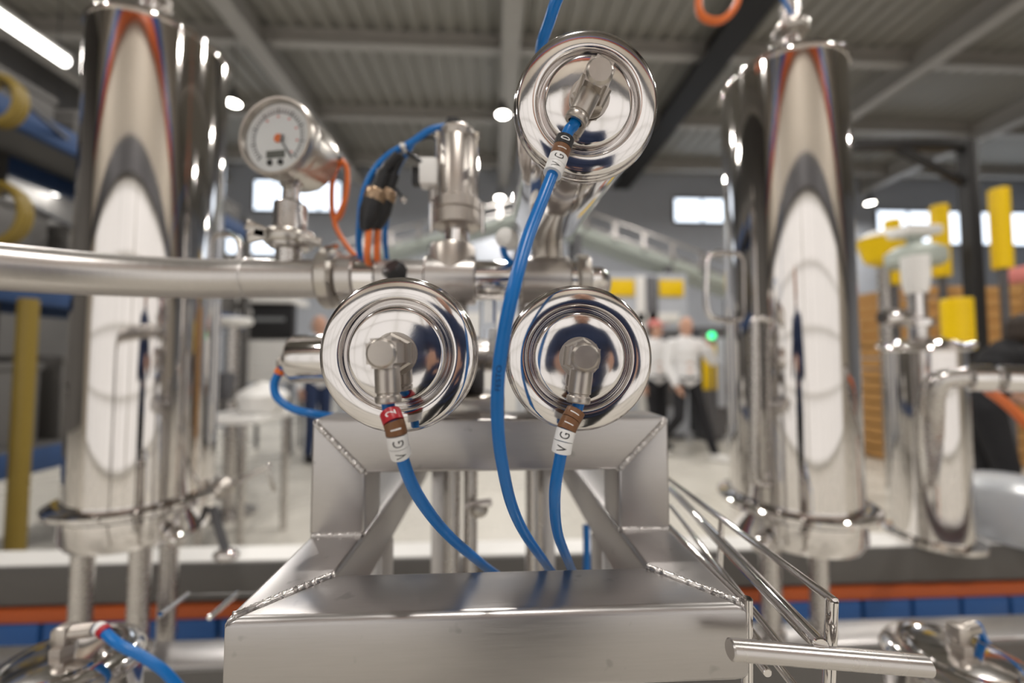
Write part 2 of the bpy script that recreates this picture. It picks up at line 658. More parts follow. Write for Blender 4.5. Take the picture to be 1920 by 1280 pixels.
ZB = 0.505
skid_beam('near steel skid beam crossing low in front of the blue panels', 1.0, 1.09, ZB, 0.1)
G().box2((-2.9, 0.992, ZB - 0.10), (3.2, 1.0, ZB - 0.008)).build('front_shade', 'skid_grey', bpy.data.objects['skid_beam'])  # added dark sheet, paints the dark reflection on the beam's front face
far_beam = skid_beam('far steel skid beam with orange strip and blue panels below', 1.48, 1.60, ZB, 0.13, 'skid_grey')  # dark grey stands for the dark floor mirrored in the steel face
G().box2((-2.9, 1.49, ZB), (3.2, 1.60, ZB + 0.004)).build('lit_deck_top', 'white_paint', far_beam)  # bright light on the steel beam top, painted as a white strip
G().box2((-2.9, 1.475, ZB - 0.185), (3.2, 1.56, ZB - 0.14), 0.003).build('orange_strip', 'orange_paint', far_beam)
pn = None
for i in range(31):
    xx = -2.9 + i * 0.195
    if pn is None:
        pn = G().box2((xx, 1.472, ZB - 0.262), (xx + 0.18, 1.50, ZB - 0.188), 0.004).build('blue_panel', 'blue_paint', far_beam)
        px0_ = xx
    else:
        dup(pn, (xx - px0_, 0, 0), far_beam)
G().box2((-2.9, 1.50, ZB - 0.33), (3.2, 1.54, ZB - 0.14)).build('back_plate', 'dark_steel', far_beam)

# =================================================================== SUPPORT FRAME
XO, XI = 0.1692, 0.1192
ZT = EYE - 0.162
ZL = ZT - 0.05
YF0, YF1 = 0.2635, 0.3165
YP0, YP1 = 0.381, 0.434
ZP = EYE - 0.0556
fr = thing('support_frame', 'grey square-tube steel frame with welded portal in the foreground', 'frame', (0, 0.5, 0))
G().prism([(-XO, YF0, ZL), (XO, YF0, ZL), (XI, YF1, ZL), (-XI, YF1, ZL)], (0, 0, 0.05), 0.0052, 3).build('front_beam', 'brushed_x', fr)
for sx in (-1, 1):
    G().prism([(sx * XO, YF0, ZL), (sx * XO, 0.85, ZL), (sx * XI, 0.85, ZL), (sx * XI, YF1, ZL)], (0, 0, 0.05), 0.0045, 3).build('side_rail', 'frame_steel', fr)
    G().prism([(sx * XO, YP0, ZT), (sx * XO, YP0, ZP), (sx * XI, YP0, ZP - 0.05), (sx * XI, YP0, ZT)], (0, YP1 - YP0, 0), 0.0035, 3).build('portal_post', 'frame_steel', fr)
    G().box2((sx * 0.085 - 0.025, 0.72, 0.01), (sx * 0.085 + 0.025, 0.77, ZP - 0.02), 0.004).build('rear_leg', 'frame_steel', fr)
    G().box2((sx * (XO + XI) / 2 - 0.024, 0.45, 0.01), (sx * (XO + XI) / 2 + 0.024, 0.50, ZL), 0.004).build('front_leg', 'frame_steel', fr)
G().box2((-0.12, 0.72, ZL - 0.3), (0.12, 0.77, ZL - 0.25), 0.004).build('cross_member', 'frame_steel', fr)
G().prism([(-XO, YP0, ZP), (XO, YP0, ZP), (XI, YP0, ZP - 0.05), (-XI, YP0, ZP - 0.05)], (0, YP1 - YP0, 0), 0.0035, 3).build('portal_beam', 'brushed_x', fr)


def weld(a, b, r=0.0022, amp=0.25, step=0.0012):
    a, b = V(a), V(b)
    n = max(6, int((b - a).length / step))
    pts = [a.lerp(b, i / n) + V((random.uniform(-1, 1), random.uniform(-1, 1), random.uniform(-1, 1))) * 0.00018 for i in range(n + 1)]
    rad = [r * (1 + amp * (1 if i % 2 else -1) * random.uniform(0.3, 1)) for i in range(n + 1)]
    return G().tube(pts, r, n=8, raw=True, radii=rad).build('weld_bead', 'weld', fr, sharp=80)


e = 0.0006
for sx in (-1, 1):
    weld((sx * (XO - 0.004), YP0 + e, ZP - 0.004), (sx * (XI + 0.0015), YP0 + e, ZP - 0.0485), 0.0027)
    weld((sx * (XO - 0.004), YF0 + 0.004, ZT - e), (sx * (XI + 0.001), YF1 - 0.001, ZT - e), 0.0027)
    weld((sx * (XO - 0.003), YP0 - 0.0005, ZT + 0.001), (sx * (XI + 0.002), YP0 - 0.0005, ZT + 0.001), 0.0024, 0.15)
    weld((sx * (XI + 0.0003), YP0, ZT + 0.0005), (sx * (XI + 0.0003), YP1, ZT + 0.0005), 0.0017, 0.15)
    weld((sx * XI, YP0 + 0.002, ZP - 0.0502), (sx * XI, YP1, ZP - 0.0502), 0.0015, 0.15)


ZM_ = P(700, 524, 0.53).z
# =================================================================== PNEUMATIC ACTUATORS
def actuator(label, o, n, phi, R=0.05, L=0.26, body='polished', small=False):
    """o: rim centre, n: outward axis of the end cap, phi: turn of the elbow outlet"""
    n = V(n).normalized()
    up = V((0, 0, 1)) if abs(n.z) < 0.9 else V((0, 1, 0))
    up = (up - n * up.dot(n)).normalized()
    right = up.cross(n)
    k = R / 0.05
    t = thing('pneumatic_actuator', label, 'actuator', o, 'polished steel valve actuators')
    M = axis_mat(o, n, right)
    pr = [(0, -L), (0.032 * k, -L), (0.046 * k, -L + 0.008), (0.0487 * k, -L + 0.018), (0.0487 * k, -0.004)]
    G().lathe(pr, M=M, n=72).build('body', body, t, sharp=60)
    cap = [(0.0487, -0.006), (0.0502, -0.0042), (0.0505, -0.0024), (0.0502, -0.0006), (0.0494, 0.0002), (0.0488, 0.0006), (0.0486, 0.0030), (0.0484, 0.0052),
           (0.0480, 0.0064), (0.0472, 0.0071), (0.0455, 0.0077), (0.0430, 0.0083), (0.0405, 0.0087), (0.0380, 0.0089), (0.0362, 0.0089), (0.0353, 0.0086),
           (0.0347, 0.0077), (0.0343, 0.0060), (0.0338, 0.0038), (0.0330, 0.0026), (0.0320, 0.0024), (0.0312, 0.0032), (0.0307, 0.0055), (0.0303, 0.0083), (0.0298, 0.0098),
           (0.0290, 0.0105), (0.0275, 0.0109), (0.020, 0.0117), (0.010, 0.0121), (0, 0.0123)]
    cap = [(r_ * k, z_ * k) for r_, z_ in cap]
    z0 = 0.0100 * k
    G().lathe(cap, M=M, n=96).build('end_cap', 'cap_polish', t, sharp=70)
    zc = z0 + 0.0028
    fk = 1.0 if not small else 0.9
    O = V(o)
    d = (right * math.sin(phi) - up * math.cos(phi)).normalized()
    q = d.cross(n).normalized()
    nut = G()
    nut.lathe([(0, 0), (0.0135 * fk, 0), (0.0135 * fk, 0.0015), (0.011 * fk, 0.0016), (0, 0.0016)], O + n * zc, n, 32)
    nut.build('washer', 'fitting', t)
    G().lathe([(0, 0), (0.0125 * fk, 0), (0.0128 * fk, 0.001), (0.0128 * fk, 0.0062), (0.0112 * fk, 0.0075), (0, 0.0075)], O + n * (zc + 0.0016), n, 6, ref=d).build('hex_nut', 'fitting', t)
    c = O + n * (zc + 0.0090 + 0.0105 * fk)
    el = G()
    M2 = axis_mat(c, n, d)
    bm = bmesh.new()
    bmesh.ops.create_cube(bm, size=1)
    for v in bm.verts:
        v.co = V((v.co.x * 0.0165 * fk, v.co.y * 0.0165 * fk, v.co.z * 0.021 * fk))
    bmesh.ops.bevel(bm, geom=[e_ for e_ in bm.edges if abs(e_.verts[0].co.z - e_.verts[1].co.z) > 0.001], offset=0.0026, segments=3, affect='EDGES')
    el.from_bm(bm, M2)
    el.lathe([(0.0085 * fk, 0.0100 * fk), (0.0079 * fk, 0.0112 * fk), (0.0068 * fk, 0.0122 * fk), (0, 0.0124 * fk)], M=M2, n=40)
    elo = el.build('elbow', 'fitting', t, sharp=30)
    b0 = c + d * 0.0078 * fk
    G().lathe([(0, 0), (0.0068 * fk, 0), (0.0070 * fk, 0.0008), (0.0070 * fk, 0.0140 * fk), (0.0062 * fk, 0.0145 * fk), (0.0062 * fk, 0.0157 * fk), (0, 0.0157 * fk)], b0, d, 36).build('barrel', 'fitting', elo)
    G().lathe([(0.0048 * fk, 0.0), (0.0068 * fk, 0), (0.0073 * fk, 0.0008), (0.0073 * fk, 0.0034), (0.0067 * fk, 0.0042), (0.0046 * fk, 0.0042), (0.0044 * fk, 0.0)], b0 + d * 0.0157 * fk, d, 36).build('release_collar', 'fitting', elo)
    end = b0 + d * 0.0157 * fk
    return t, end, d


oL = P(750, 664, 0.26)
oR = P(1083, 670, 0.272)
oU = P(1098, 203, 0.268)
aL, eL, dL = actuator('lower left polished actuator, hose sleeves red, brown and white', oL, (0, -1, 0), math.radians(3))
aR, eR, dR = actuator('lower right polished actuator, both coloured hose sleeves brown', oR, (-math.sin(math.radians(6)), -1, 0.0), math.radians(-7))
aU, eU, dU = actuator('upper polished actuator, topmost of three, hose sleeve black', oU, (-math.sin(math.radians(2)), -1, -math.tan(math.radians(6.5))), math.radians(-27))


def hose(label, pts, r, sleeves=None, cat='hose', group='blue air hoses', mat='blue_hose', name='air_hose', prints=None, n=16, start_gap=0.006, sleeve_r=0.0058, mats=None, slen=0.0066):
    p = smooth_path(pts, 14)
    S = arclen(p)
    t = thing(name, label, cat, p[0], group)
    G().tube(p, r, n=n, raw=True).build('tube', mat, t, sharp=80)
    s = start_gap
    for i, (ch, m, ink) in enumerate(sleeves or []):
        s1 = s + slen
        sub = [at_s(p, S, s + (s1 - s - 0.0003) * j / 5)[0] for j in range(6)]
        so = G().tube(sub, sleeve_r, n=28, raw=True).build('marker_sleeve', m, t, sharp=50)
        if ch:
            text_on_path('letter', ch, p, S, (s + s1) / 2, 0.0086, sleeve_r + 0.00008, ink, so, sx=0.62)
        s = s1
    for txt, frac, size in (prints or []):
        i_ = min(range(len(p)), key=lambda j: (p[j] - frac).length)
        text_on_path('printing', txt, p, S, S[i_], size, r + 0.00012, 'print_ink', t, sx=1.25)
    return t, p, S


HR = 0.00365
hose('blue hose curving down from lower left actuator, sleeves VG12',
     [eL, eL + dL * 0.007, P(741, 800, 0.2225), P(752, 852, 0.227), P(783, 928, 0.247), P(838, 1000, 0.287), P(905, 1058, 0.336), P(960, 1105, 0.39), P(985, 1180, 0.46), P(990, 1400, 0.52)], HR,
     [('2', 'red_sleeve', 'ink_white'), ('1', 'brown_sleeve', 'ink_white'), ('G', 'white_sleeve', 'ink_black'), ('V', 'white_sleeve', 'ink_black')], start_gap=0.0105)
hose('blue hose hanging from lower right actuator, sleeves VG11',
     [eR, eR + dR * 0.007, P(1062, 805, 0.236), P(1050, 860, 0.2365), P(1040, 930, 0.248), P(1046, 1000, 0.285), P(1068, 1058, 0.335), P(1085, 1105, 0.39), P(1090, 1180, 0.45), P(1080, 1400, 0.52)], HR,
     [('1', 'brown_sleeve', 'ink_white'), ('1', 'brown_sleeve', 'ink_white'), ('G', 'white_sleeve', 'ink_black'), ('V', 'white_sleeve', 'ink_black')], start_gap=0.0095)
hose('long blue hose hanging from the upper actuator, sleeves VG10',
     [eU, eU + dU * 0.006, P(1064, 250, 0.2385), P(1042, 310, 0.236), P(1018, 372, 0.228), P(988, 450, 0.212), P(962, 545, 0.200), P(944, 630, 0.203), P(934, 710, 0.209), P(933, 790, 0.219), P(941, 865, 0.234),
      P(959, 945, 0.26), P(986, 1003, 0.292), P(1025, 1059, 0.336), P(1052, 1105, 0.39), P(1060, 1180, 0.45), P(1050, 1400, 0.52)], HR,
     [('0', 'black_sleeve', 'ink_white'), ('1', 'brown_sleeve', 'ink_white'), ('G', 'white_sleeve', 'ink_black'), ('V', 'white_sleeve', 'ink_black')], start_gap=0.0172,
     prints=[('FESTO', P(936, 706, 0.2085), 0.0040)])
hose('blue hose rising behind the upper actuator to the top edge',
     [V((P(1000, 500, 0.56).x, 0.545, ZM_)), P(1000, 420, 0.60), P(1005, 320, 0.60), P(1015, 215, 0.52), P(1016, 140, 0.41), P(1014, 92, 0.335), P(1030, 40, 0.31), P(1048, -10, 0.30), P(1085, -80, 0.29), P(1160, -150, 0.30), V((0.22, 0.42, 1.74)), V((0.42, 0.68, 1.98)), V((0.66, 0.90, 2.16)), V((0.79, 0.985, 2.14))], 0.0048)
hose('short blue hose standing in the portal opening at its right',
     [P(1099, 985, 0.66), P(1100, 1020, 0.66), P(1100, 1060, 0.66), P(1098, 1200, 0.66)], 0.006)

# =================================================================== MANIFOLD
ZM = P(700, 524, 0.53).z
YM = 0.53


def mx_(px):
    return P(px, 524, YM).x


# inlet pipe from the left
ip = thing('inlet_pipe', 'thick satin steel pipe entering from the left edge', 'pipe', P(300, 520, 0.52))
x0_ = mx_(470)
pth = [V((mx_(610), YM, ZM)), V((mx_(540), YM, ZM))]
for k in range(9):
    th = math.radians(38) * k / 8
    pth.append(V((x0_ - 0.30 * math.sin(th), YM - 0.30 * (1 - math.cos(th)), ZM - 0.006 * k / 8)))
for k in (0.06, 0.14, 0.25, 0.42, 0.58):
    pth.append(pth[10] + V((-math.cos(math.radians(38)), -math.sin(math.radians(38)), -0.02)) * k)
q_ = pth[-1]
pth += [q_ + V((-0.055, -0.043, -0.03)), q_ + V((-0.07, -0.055, -0.12)), V((q_.x - 0.07, q_.y - 0.055, 0.5)), V((q_.x - 0.07, q_.y - 0.055, 0.0))]
G().tube(pth, 0.0254, n=32).build('pipe', 'brushed_pipe', ip, sharp=80)
G().lathe([(0.0254, 0), (0.0264, 0.001), (0.0264, 0.003), (0.0254, 0.004)], (mx_(470), YM, ZM), (-1, 0, 0), 32).build('weld_ring', 'weld', ip)
G().lathe([(0.0254, 0), (0.034, 0.002), (0.036, 0.006), (0.036, 0.010), (0, 0.010)], (mx_(612), YM, ZM), (1, 0, 0), 40).build('ferrule', 'cast', ip)

mf = thing('valve_manifold', 'satin steel valve manifold across the middle behind the actuators', 'manifold', V((mx_(820), YM, ZM)))


def xseg(name, p0, p1, r, mat='brushed_pipe', flare=0.0, ch=0.002, parent=None):
    a, b = V((mx_(p0), YM, ZM)), V((mx_(p1), YM, ZM))
    return G().cyl(a, b, r, n=40, ch=ch).build(name, mat, parent or mf)


clampo = G().lathe([(0.02, -0.003), (0.036, 0), (0.0395, 0.004), (0.0395, 0.017), (0.036, 0.021), (0.02, 0.024)], (mx_(607), YM, ZM), (1, 0, 0), 48).build('clamp', 'cast', mf)
G().cyl((mx_(622), YM - 0.03, ZM + 0.030), (mx_(622), YM + 0.012, ZM + 0.046), 0.0045, n=12, ch=0.001).build('clamp_screw', 'polished', clampo)
xseg('pipe', 640, 672, 0.031)
xseg('ring', 670, 712, 0.0275, 'polished')
xseg('pipe', 710, 806, 0.0265)
xseg('valve_body', 800, 893, 0.033)
G().lathe([(0, 0), (0.031, 0), (0.031, P(857, 464, YM).z - ZM - 0.003), (0.028, P(857, 461, YM).z - ZM), (0, P(857, 461, YM).z - ZM)], (mx_(848), YM, ZM), (0, 0, 1), 48).build('valve_block', 'fitting', mf)
xseg('pipe', 890, 1100, 0.0265, 'polished')
xseg('valve_body', 975, 1065, 0.033)
xseg('clamp', 1078, 1100, 0.036, 'cast')
G().tube([V((mx_(1098), YM, ZM)), V((mx_(1115), YM, ZM + 0.004)), V((mx_(1128), YM + 0.01, ZM + 0.001)), V((mx_(1133), YM + 0.04, ZM - 0.02)), V((mx_(1133), YM + 0.06, ZM - 0.08))], 0.016, n=24).build('outlet_elbow', 'polished', mf)
# bonnets carrying the actuators
rearU = oU - V((-math.sin(math.radians(2)), -1, -math.tan(math.radians(6.5)))).normalized() * 0.262
G().tube([rearU, rearU + V((0, 0.01, -0.01)), V((rearU.x, YM + 0.005, ZM + 0.03)), V((rearU.x, YM, ZM))], 0.022, n=24).build('bonnet', 'cast', mf)
for q in (oL, oR):
    bx = q.x * (0.9)
    G().cyl((bx, YM - 0.03, q.z), (bx, YM + 0.05, q.z), 0.036, n=36, ch=0.004).build('valve_body', 'satin', mf)
    G().cyl((bx, YM + 0.01, q.z), (bx, YM + 0.01, ZM), 0.019, n=28).build('riser', 'satin', mf)
G().cyl((mx_(700), YM + 0.012, oL.z), (oR.x, YM + 0.012, oL.z), 0.02, n=28, ch=0.001).build('cross_pipe', 'satin', mf)
# drop pipes under the manifold, seen through the portal
for pxx, yy, rr in ((846, 0.60, 0.0115), (882, 0.62, 0.0105), (1003, 0.60, 0.0128)):
    q = P(pxx, 960, yy)
    G().cyl((q.x, yy, 0.3), (q.x, yy, ZM - 0.08), rr, n=24).build('drop_pipe', 'satin', mf)
q = P(898, 955, 0.60)
G().ball(q, (0.014, 0.010, 0.012)).build('wing_nut', 'cast', mf)
G().cyl(q + V((-0.02, 0.005, 0.004)), q + V((0.018, -0.005, 0.012)), 0.006, n=14, ch=0.001).build('clamp_screw', 'polished', mf)
q = P(735, 510, 0.495)
G().lathe([(0, 0), (0.010, 0), (0.013, 0.004), (0.016, 0.034), (0.013, 0.040), (0, 0.040)], q + V((0.014, 0.03, -0.016)), (-0.42, -0.70, 0.62), 6).build('grip_knob', 'black_plastic', mf)
G().box2((P(838, 765, 0.42).x, 0.40, ZP - 0.001), (P(945, 765, 0.42).x, 0.54, ZP + 0.018), 0.003).build('foot_plate', 'cast', mf)
G().box2((P(875, 765, 0.45).x, 0.45, ZP + 0.017), (P(905, 765, 0.45).x, 0.53, oL.z), 0.003).build('foot_bracket', 'dark_steel', mf)
G().box((P(915, 600, 0.46)), (0.02, 0.03, 0.045), 0.003).build('sensor_window', 'clear_plastic', mf)
G().box((P(925, 640, 0.47)), (0.012, 0.02, 0.03), 0.003).build('position_switch', 'white_paint', mf)
q = P(953, 450, 0.50)
G().lathe([(0, -0.008), (0.012, -0.006), (0.014, 0.0), (0.012, 0.012), (0.006, 0.016), (0, 0.016)], q, (-0.5, -0.8, 0.1), 24).build('sensor_head', 'white_paint', mf)

hose('tiny blue lead below the white sensor head by the long hose', [P(945, 452, 0.495), P(944, 470, 0.497), P(952, 486, 0.505), P(968, 497, 0.52)], 0.0042, n=10)
# =================================================================== PILOT VALVE (tall cylinder)
vx = P(857, 400, YM)
pv = thing('pilot_valve', 'slim upright satin steel pilot valve with black cap', 'valve', (vx.x, YM, ZM + 0.03))


def vz(py):
    return P(857, py, YM).z


G().cyl((vx.x, YM, ZM + 0.02), (vx.x, YM, vz(428)), 0.0165, n=32).build('neck', 'polished', pv)
G().lathe([(0, 0), (0.028, 0), (0.0325, 0.003), (0.0325, vz(400) - vz(428)), (0.0308, vz(398) - vz(428)), (0.0325, vz(396) - vz(428)), (0.0325, vz(378) - vz(428)), (0.028, vz(374) - vz(428)), (0, vz(374) - vz(428))],
          (vx.x, YM, vz(430)), (0, 0, 1), 48).build('collar', 'fitting', pv)
hh = vz(246) - vz(376)
G().lathe([(0, 0), (0.0235, 0), (0.0235, hh - 0.014), (0.0228, hh - 0.013), (0.0235, hh - 0.012), (0.0235, hh - 0.002), (0.0215, hh), (0, hh)], (vx.x, YM, vz(376)), (0, 0, 1), 48).build('cylinder', 'fitting', pv)
G().lathe([(0, 0), (0.0135, 0), (0.0135, 0.011), (0.012, 0.0135), (0, 0.0135)], (vx.x - 0.006, YM, vz(246)), (0, 0, 1), 6).build('cap', 'cap_black', pv)
for dx in (-0.0265, 0.0265):
    G().cyl((vx.x + dx, YM - 0.004, vz(376)), (vx.x + dx, YM - 0.004, vz(262)), 0.0022, n=10).build('tie_rod', 'polished', pv)
    G().hexa((vx.x + dx, YM - 0.004, vz(262)), (vx.x + dx, YM - 0.004, vz(252)), 0.0042).build('rod_nut', 'polished', pv)
for dx in (-0.0345, 0.0345):
    G().cyl((vx.x + dx, YM, vz(436)), (vx.x + dx, YM, vz(380)), 0.003, n=10, ch=0.001).build('bolt', 'polished', pv)
sb = G().box(P(805, 326, YM - 0.005), (0.024, 0.024, 0.036), 0.003).build('sensor_box', 'white_paint', pv)
G().box(P(783, 332, YM - 0.003), (0.014, 0.014, 0.024), 0.002).build('plug', 'black_plastic', pv)
G().cyl(P(812, 345, YM), P(812, 378, YM), 0.006, n=14, ch=0.001).build('sensor_foot', 'satin', pv)

hose('blue hose arching left from the black cap of the pilot valve',
     [P(838, 236, 0.53), P(806, 244, 0.525), P(770, 268, 0.52), P(730, 290, 0.515), P(698, 325, 0.51), P(680, 370, 0.51), P(674, 425, 0.52), P(674, 470, 0.535), V((mx_(676), YM + 0.02, ZM))], 0.0042, n=12)
hose('second blue hose, under the arching one, beside black plugs',
     [P(772, 272, 0.525), P(752, 305, 0.525), P(742, 328, 0.53), P(735, 370, 0.545), P(722, 440, 0.56), V((mx_(720), YM + 0.03, ZM))], 0.0035, n=10)
# cable tie
ct = thing('cable_tie', 'pale cable tie binding hose and black leads left of pilot valve', 'cable tie', P(760, 278, 0.515))
tie_a = P(770, 268, 0.52)
G().lathe([(0.0062, -0.002), (0.0072, -0.002), (0.0072, 0.002), (0.0062, 0.002)], P(757, 279, 0.519), (0.8, 0, 0.5), 20).build('band', 'white_paint', ct)
G().box(P(755, 274, 0.512), (0.007, 0.006, 0.006), 0.001).build('head', 'white_paint', ct)
# two plug connectors with orange cables
for i, (pp, lab) in enumerate((((746, 290, 722, 318, 704, 365, 694, 400, 692, 428, 689, 485), 'left black cable plug with brass ring and orange cable'),
                               ((752, 292, 738, 322, 724, 365, 712, 402, 708, 430, 707, 485), 'right black cable plug with brass ring and orange cable'))):
    pts = [P(pp[2 * j], pp[2 * j + 1], 0.505 + i * 0.012) for j in range(6)]
    t = thing('cable_plug', lab, 'plug', pts[4], 'orange cable plugs below the hose arch')
    G().tube(pts[:3], 0.006, radii=None, n=14).build('boot', 'black_plastic', t)
    G().tube([pts[1].lerp(pts[2], 0.1), pts[2]], 0.009, n=16, raw=True).build('sleeve', 'black_plastic', t)
    d = (pts[3] - pts[2]).normalized()
    G().lathe([(0, -0.006), (0.0125, -0.006), (0.0135, -0.004), (0.0135, 0.008), (0.0125, 0.010), (0, 0.010)], pts[2], d, 12).build('ring_nut', 'brass', t)
    G().lathe([(0, 0), (0.013, 0), (0.0135, 0.016), (0.011, 0.028), (0.007, 0.040), (0, 0.040)], pts[2] + d * 0.008, d, 20).build('plug_body', 'black_plastic', t)
    G().tube([pts[3], pts[4], pts[5], V((pts[5].x, YM, ZM + 0.01))], 0.0042, n=12).build('cable', 'orange_cable', t)
t = thing('sensor_lead', 'thin black leads between pilot valve and cable tie', 'cable', P(760, 285, 0.52))
G().tube([P(758, 282, 0.52), P(785, 300, 0.515), P(800, 312, 0.518)], 0.0028, n=8).build('lead', 'black_plastic', t)
G().tube([P(758, 278, 0.525), P(800, 258, 0.53), P(822, 262, 0.53)], 0.0016, n=8).build('lead', 'black_plastic', t)
G().tube([P(738, 325, 0.525), P(742, 352, 0.523), P(757, 372, 0.523)], 0.0018, n=8).build('lead', 'black_plastic', t)
G().ball(P(757, 374, 0.523), 0.0045).build('lead_tip', 'polished', t)

# =================================================================== GAUGE
gc = P(519, 257, 0.50)
gn = V((-0.20, -1, 0.0)).normalized()
gm = axis_mat(gc, gn, V((0, 0, 1)).cross(gn) * -1)
stem_c = P(545, 400, 0.53)
ga = thing('pressure_gauge', 'round white-faced steel pressure gauge on the inlet pipe', 'gauge', V((stem_c.x, 0.53, ZM + 0.02)))
G().lathe([(0, -0.075), (0.030, -0.075), (0.033, -0.073), (0.034, -0.062), (0.046, -0.060), (0.047, -0.058), (0.047, -0.018), (0.0495, -0.016), (0.051, -0.010), (0.051, 0.001), (0.0495, 0.005), (0.0465, 0.005), (0.0430, -0.004), (0, -0.004)], M=gm, n=72).build('case', 'cast', ga)
dial = G().lathe([(0, -0.0034), (0.0438, -0.0034), (0.0438, -0.002), (0, -0.002)], M=gm, n=60).build('dial', 'dial_white', ga)
gx, gy = gm.to_3x3() @ V((1, 0, 0)), gm.to_3x3() @ V((0, 1, 0))
# make gx point to the right of the face, gy up
up_ = V((0, 0, 1))
gxr = up_.cross(gn).normalized()


def dl(x, y, z=0.0):
    return gc + gxr * x + up_ * y + gn * z


def dial_shape(name, polys, mat, z=-0.0019, th=0.0004):
    g = G()
    for poly in polys:
        g.prism([dl(x, y, z) for x, y in poly], gn * th)
    return g.build(name, mat, dial)


ticks = []
for i in range(41):
    a = math.radians(225 - 270 * i / 40)
    r0, r1, wd = (0.0325, 0.0375, 0.0006) if i % 5 else (0.0312, 0.0385, 0.0011)
    cx_, sx_ = math.cos(a), math.sin(a)
    ticks.append([(r0 * cx_ - wd * sx_, r0 * sx_ + wd * cx_), (r1 * cx_ - wd * sx_, r1 * sx_ + wd * cx_), (r1 * cx_ + wd * sx_, r1 * sx_ - wd * cx_), (r0 * cx_ + wd * sx_, r0 * sx_ - wd * cx_)])
dial_shape('scale_ticks', ticks, 'dial_grey')
arc = []
for i in range(54):
    a0, a1 = math.radians(225 - 5 * i), math.radians(225 - 5 * (i + 1))
    arc.append([(0.0318 * math.cos(a0), 0.0318 * math.sin(a0)), (0.0330 * math.cos(a0), 0.0330 * math.sin(a0)), (0.0330 * math.cos(a1), 0.0330 * math.sin(a1)), (0.0318 * math.cos(a1), 0.0318 * math.sin(a1))])
dial_shape('scale_arc', arc, 'dial_grey', th=0.0003)
nums = []
for i in range(9):
    a = math.radians(225 - 270 * i / 8)
    x_, y_ = 0.0275 * math.cos(a), 0.0275 * math.sin(a)
    nums.append([(x_ - 0.0016, y_ - 0.0012), (x_ + 0.0016, y_ - 0.0012), (x_ + 0.0016, y_ + 0.0012), (x_ - 0.0016, y_ + 0.0012)])
dial_shape('scale_marks', nums[3:], 'pink_cloth', th=0.0003)
dial_shape('logo_square', [[(0.0005 + 0.0058 * math.cos(2 * PI * k / 12), -0.0004 + 0.0058 * math.sin(2 * PI * k / 12)) for k in range(12)]], 'orange_cable', th=0.0005)
dial_shape('display', [[(-0.015, -0.0255), (0.0105, -0.0255), (0.0105, -0.0165), (-0.015, -0.0165)]], 'lcd', th=0.001)
for bx_ in (-0.010, 0.005):
    dial_shape('button', [[(bx_ + 0.0038 * math.cos(2 * PI * k / 12), -0.0315 + 0.0038 * math.sin(2 * PI * k / 12)) for k in range(12)]], 'black_plastic', th=0.0015)
dial_shape('needle', [[(0.004, -0.004), (0.0062, -0.003), (0.0215, -0.0265), (0.0195, -0.0275)], [(0.006, 0.004), (0.0105, 0.002), (0.008, -0.007), (0.0045, -0.006)]], 'dial_grey', z=-0.0005, th=0.0006)
G().lathe([(0, -0.0006), (0.0435, -0.0006), (0.0435, 0.0002), (0, 0.0002)], M=gm, n=48).build('glass', 'gauge_glass', ga)
sxp = stem_c.x


def gz(py):
    return P(545, py, 0.53).z


G().lathe([(0, 0), (0.0165, 0), (0.0165, gz(470) - ZM), (0.024, gz(466) - ZM), (0.026, gz(458) - ZM), (0.026, gz(450) - ZM), (0.022, gz(444) - ZM), (0.0205, gz(436) - ZM), (0.020, gz(385) - ZM), (0.0105, gz(376) - ZM), (0.010, gz(352) - ZM), (0.0135, gz(350) - ZM), (0.0135, gz(335) - ZM), (0, gz(330) - ZM)], (sxp, 0.53, ZM), (0, 0, 1), 36).build('stem', 'satin', ga)
cl = G().lathe([(0.02, -0.006), (0.0285, -0.006), (0.0305, -0.003), (0.0305, 0.008), (0.0285, 0.011), (0.02, 0.011)], (sxp, 0.53, gz(452)), (0, 0, 1), 40).build('clamp', 'cast', ga)
G().bar(P(560, 448, 0.505), P(603, 455, 0.515), 0.012, 0.010, 0.002).build('clamp_hinge', 'cast', cl)
G().bar(P(478, 436, 0.51), P(527, 446, 0.51), 0.010, 0.012, 0.002).build('clamp_screw', 'cast', cl)
for s_ in ((462, 420), (464, 446)):
    G().bar(P(s_[0], s_[1], 0.508), P(500, 438, 0.508), 0.006, 0.014, 0.002).build('wing', 'cast', cl)
G().cyl(P(628, 295, 0.57), P(637, 300, 0.575), 0.008, n=16, ch=0.001).build('cable_gland', 'black_plastic', ga)
hose('orange cable looped beside the round gauge', [P(632, 297, 0.575), P(641, 300, 0.575), P(651, 320, 0.57), P(650, 360, 0.57), P(640, 400, 0.57), P(627, 412, 0.565), P(622, 380, 0.56), P(625, 330, 0.56), P(640, 305, 0.558), P(651, 318, 0.556), P(649, 365, 0.556), P(636, 402, 0.556), P(628, 418, 0.556),
                                                           P(640, 445, 0.552), P(662, 475, 0.545), P(684, 492, 0.535), V((mx_(692), YM, ZM + 0.01))], 0.0036, cat='cable', mat='orange_cable', name='orange_cable', group='orange cables', n=10)

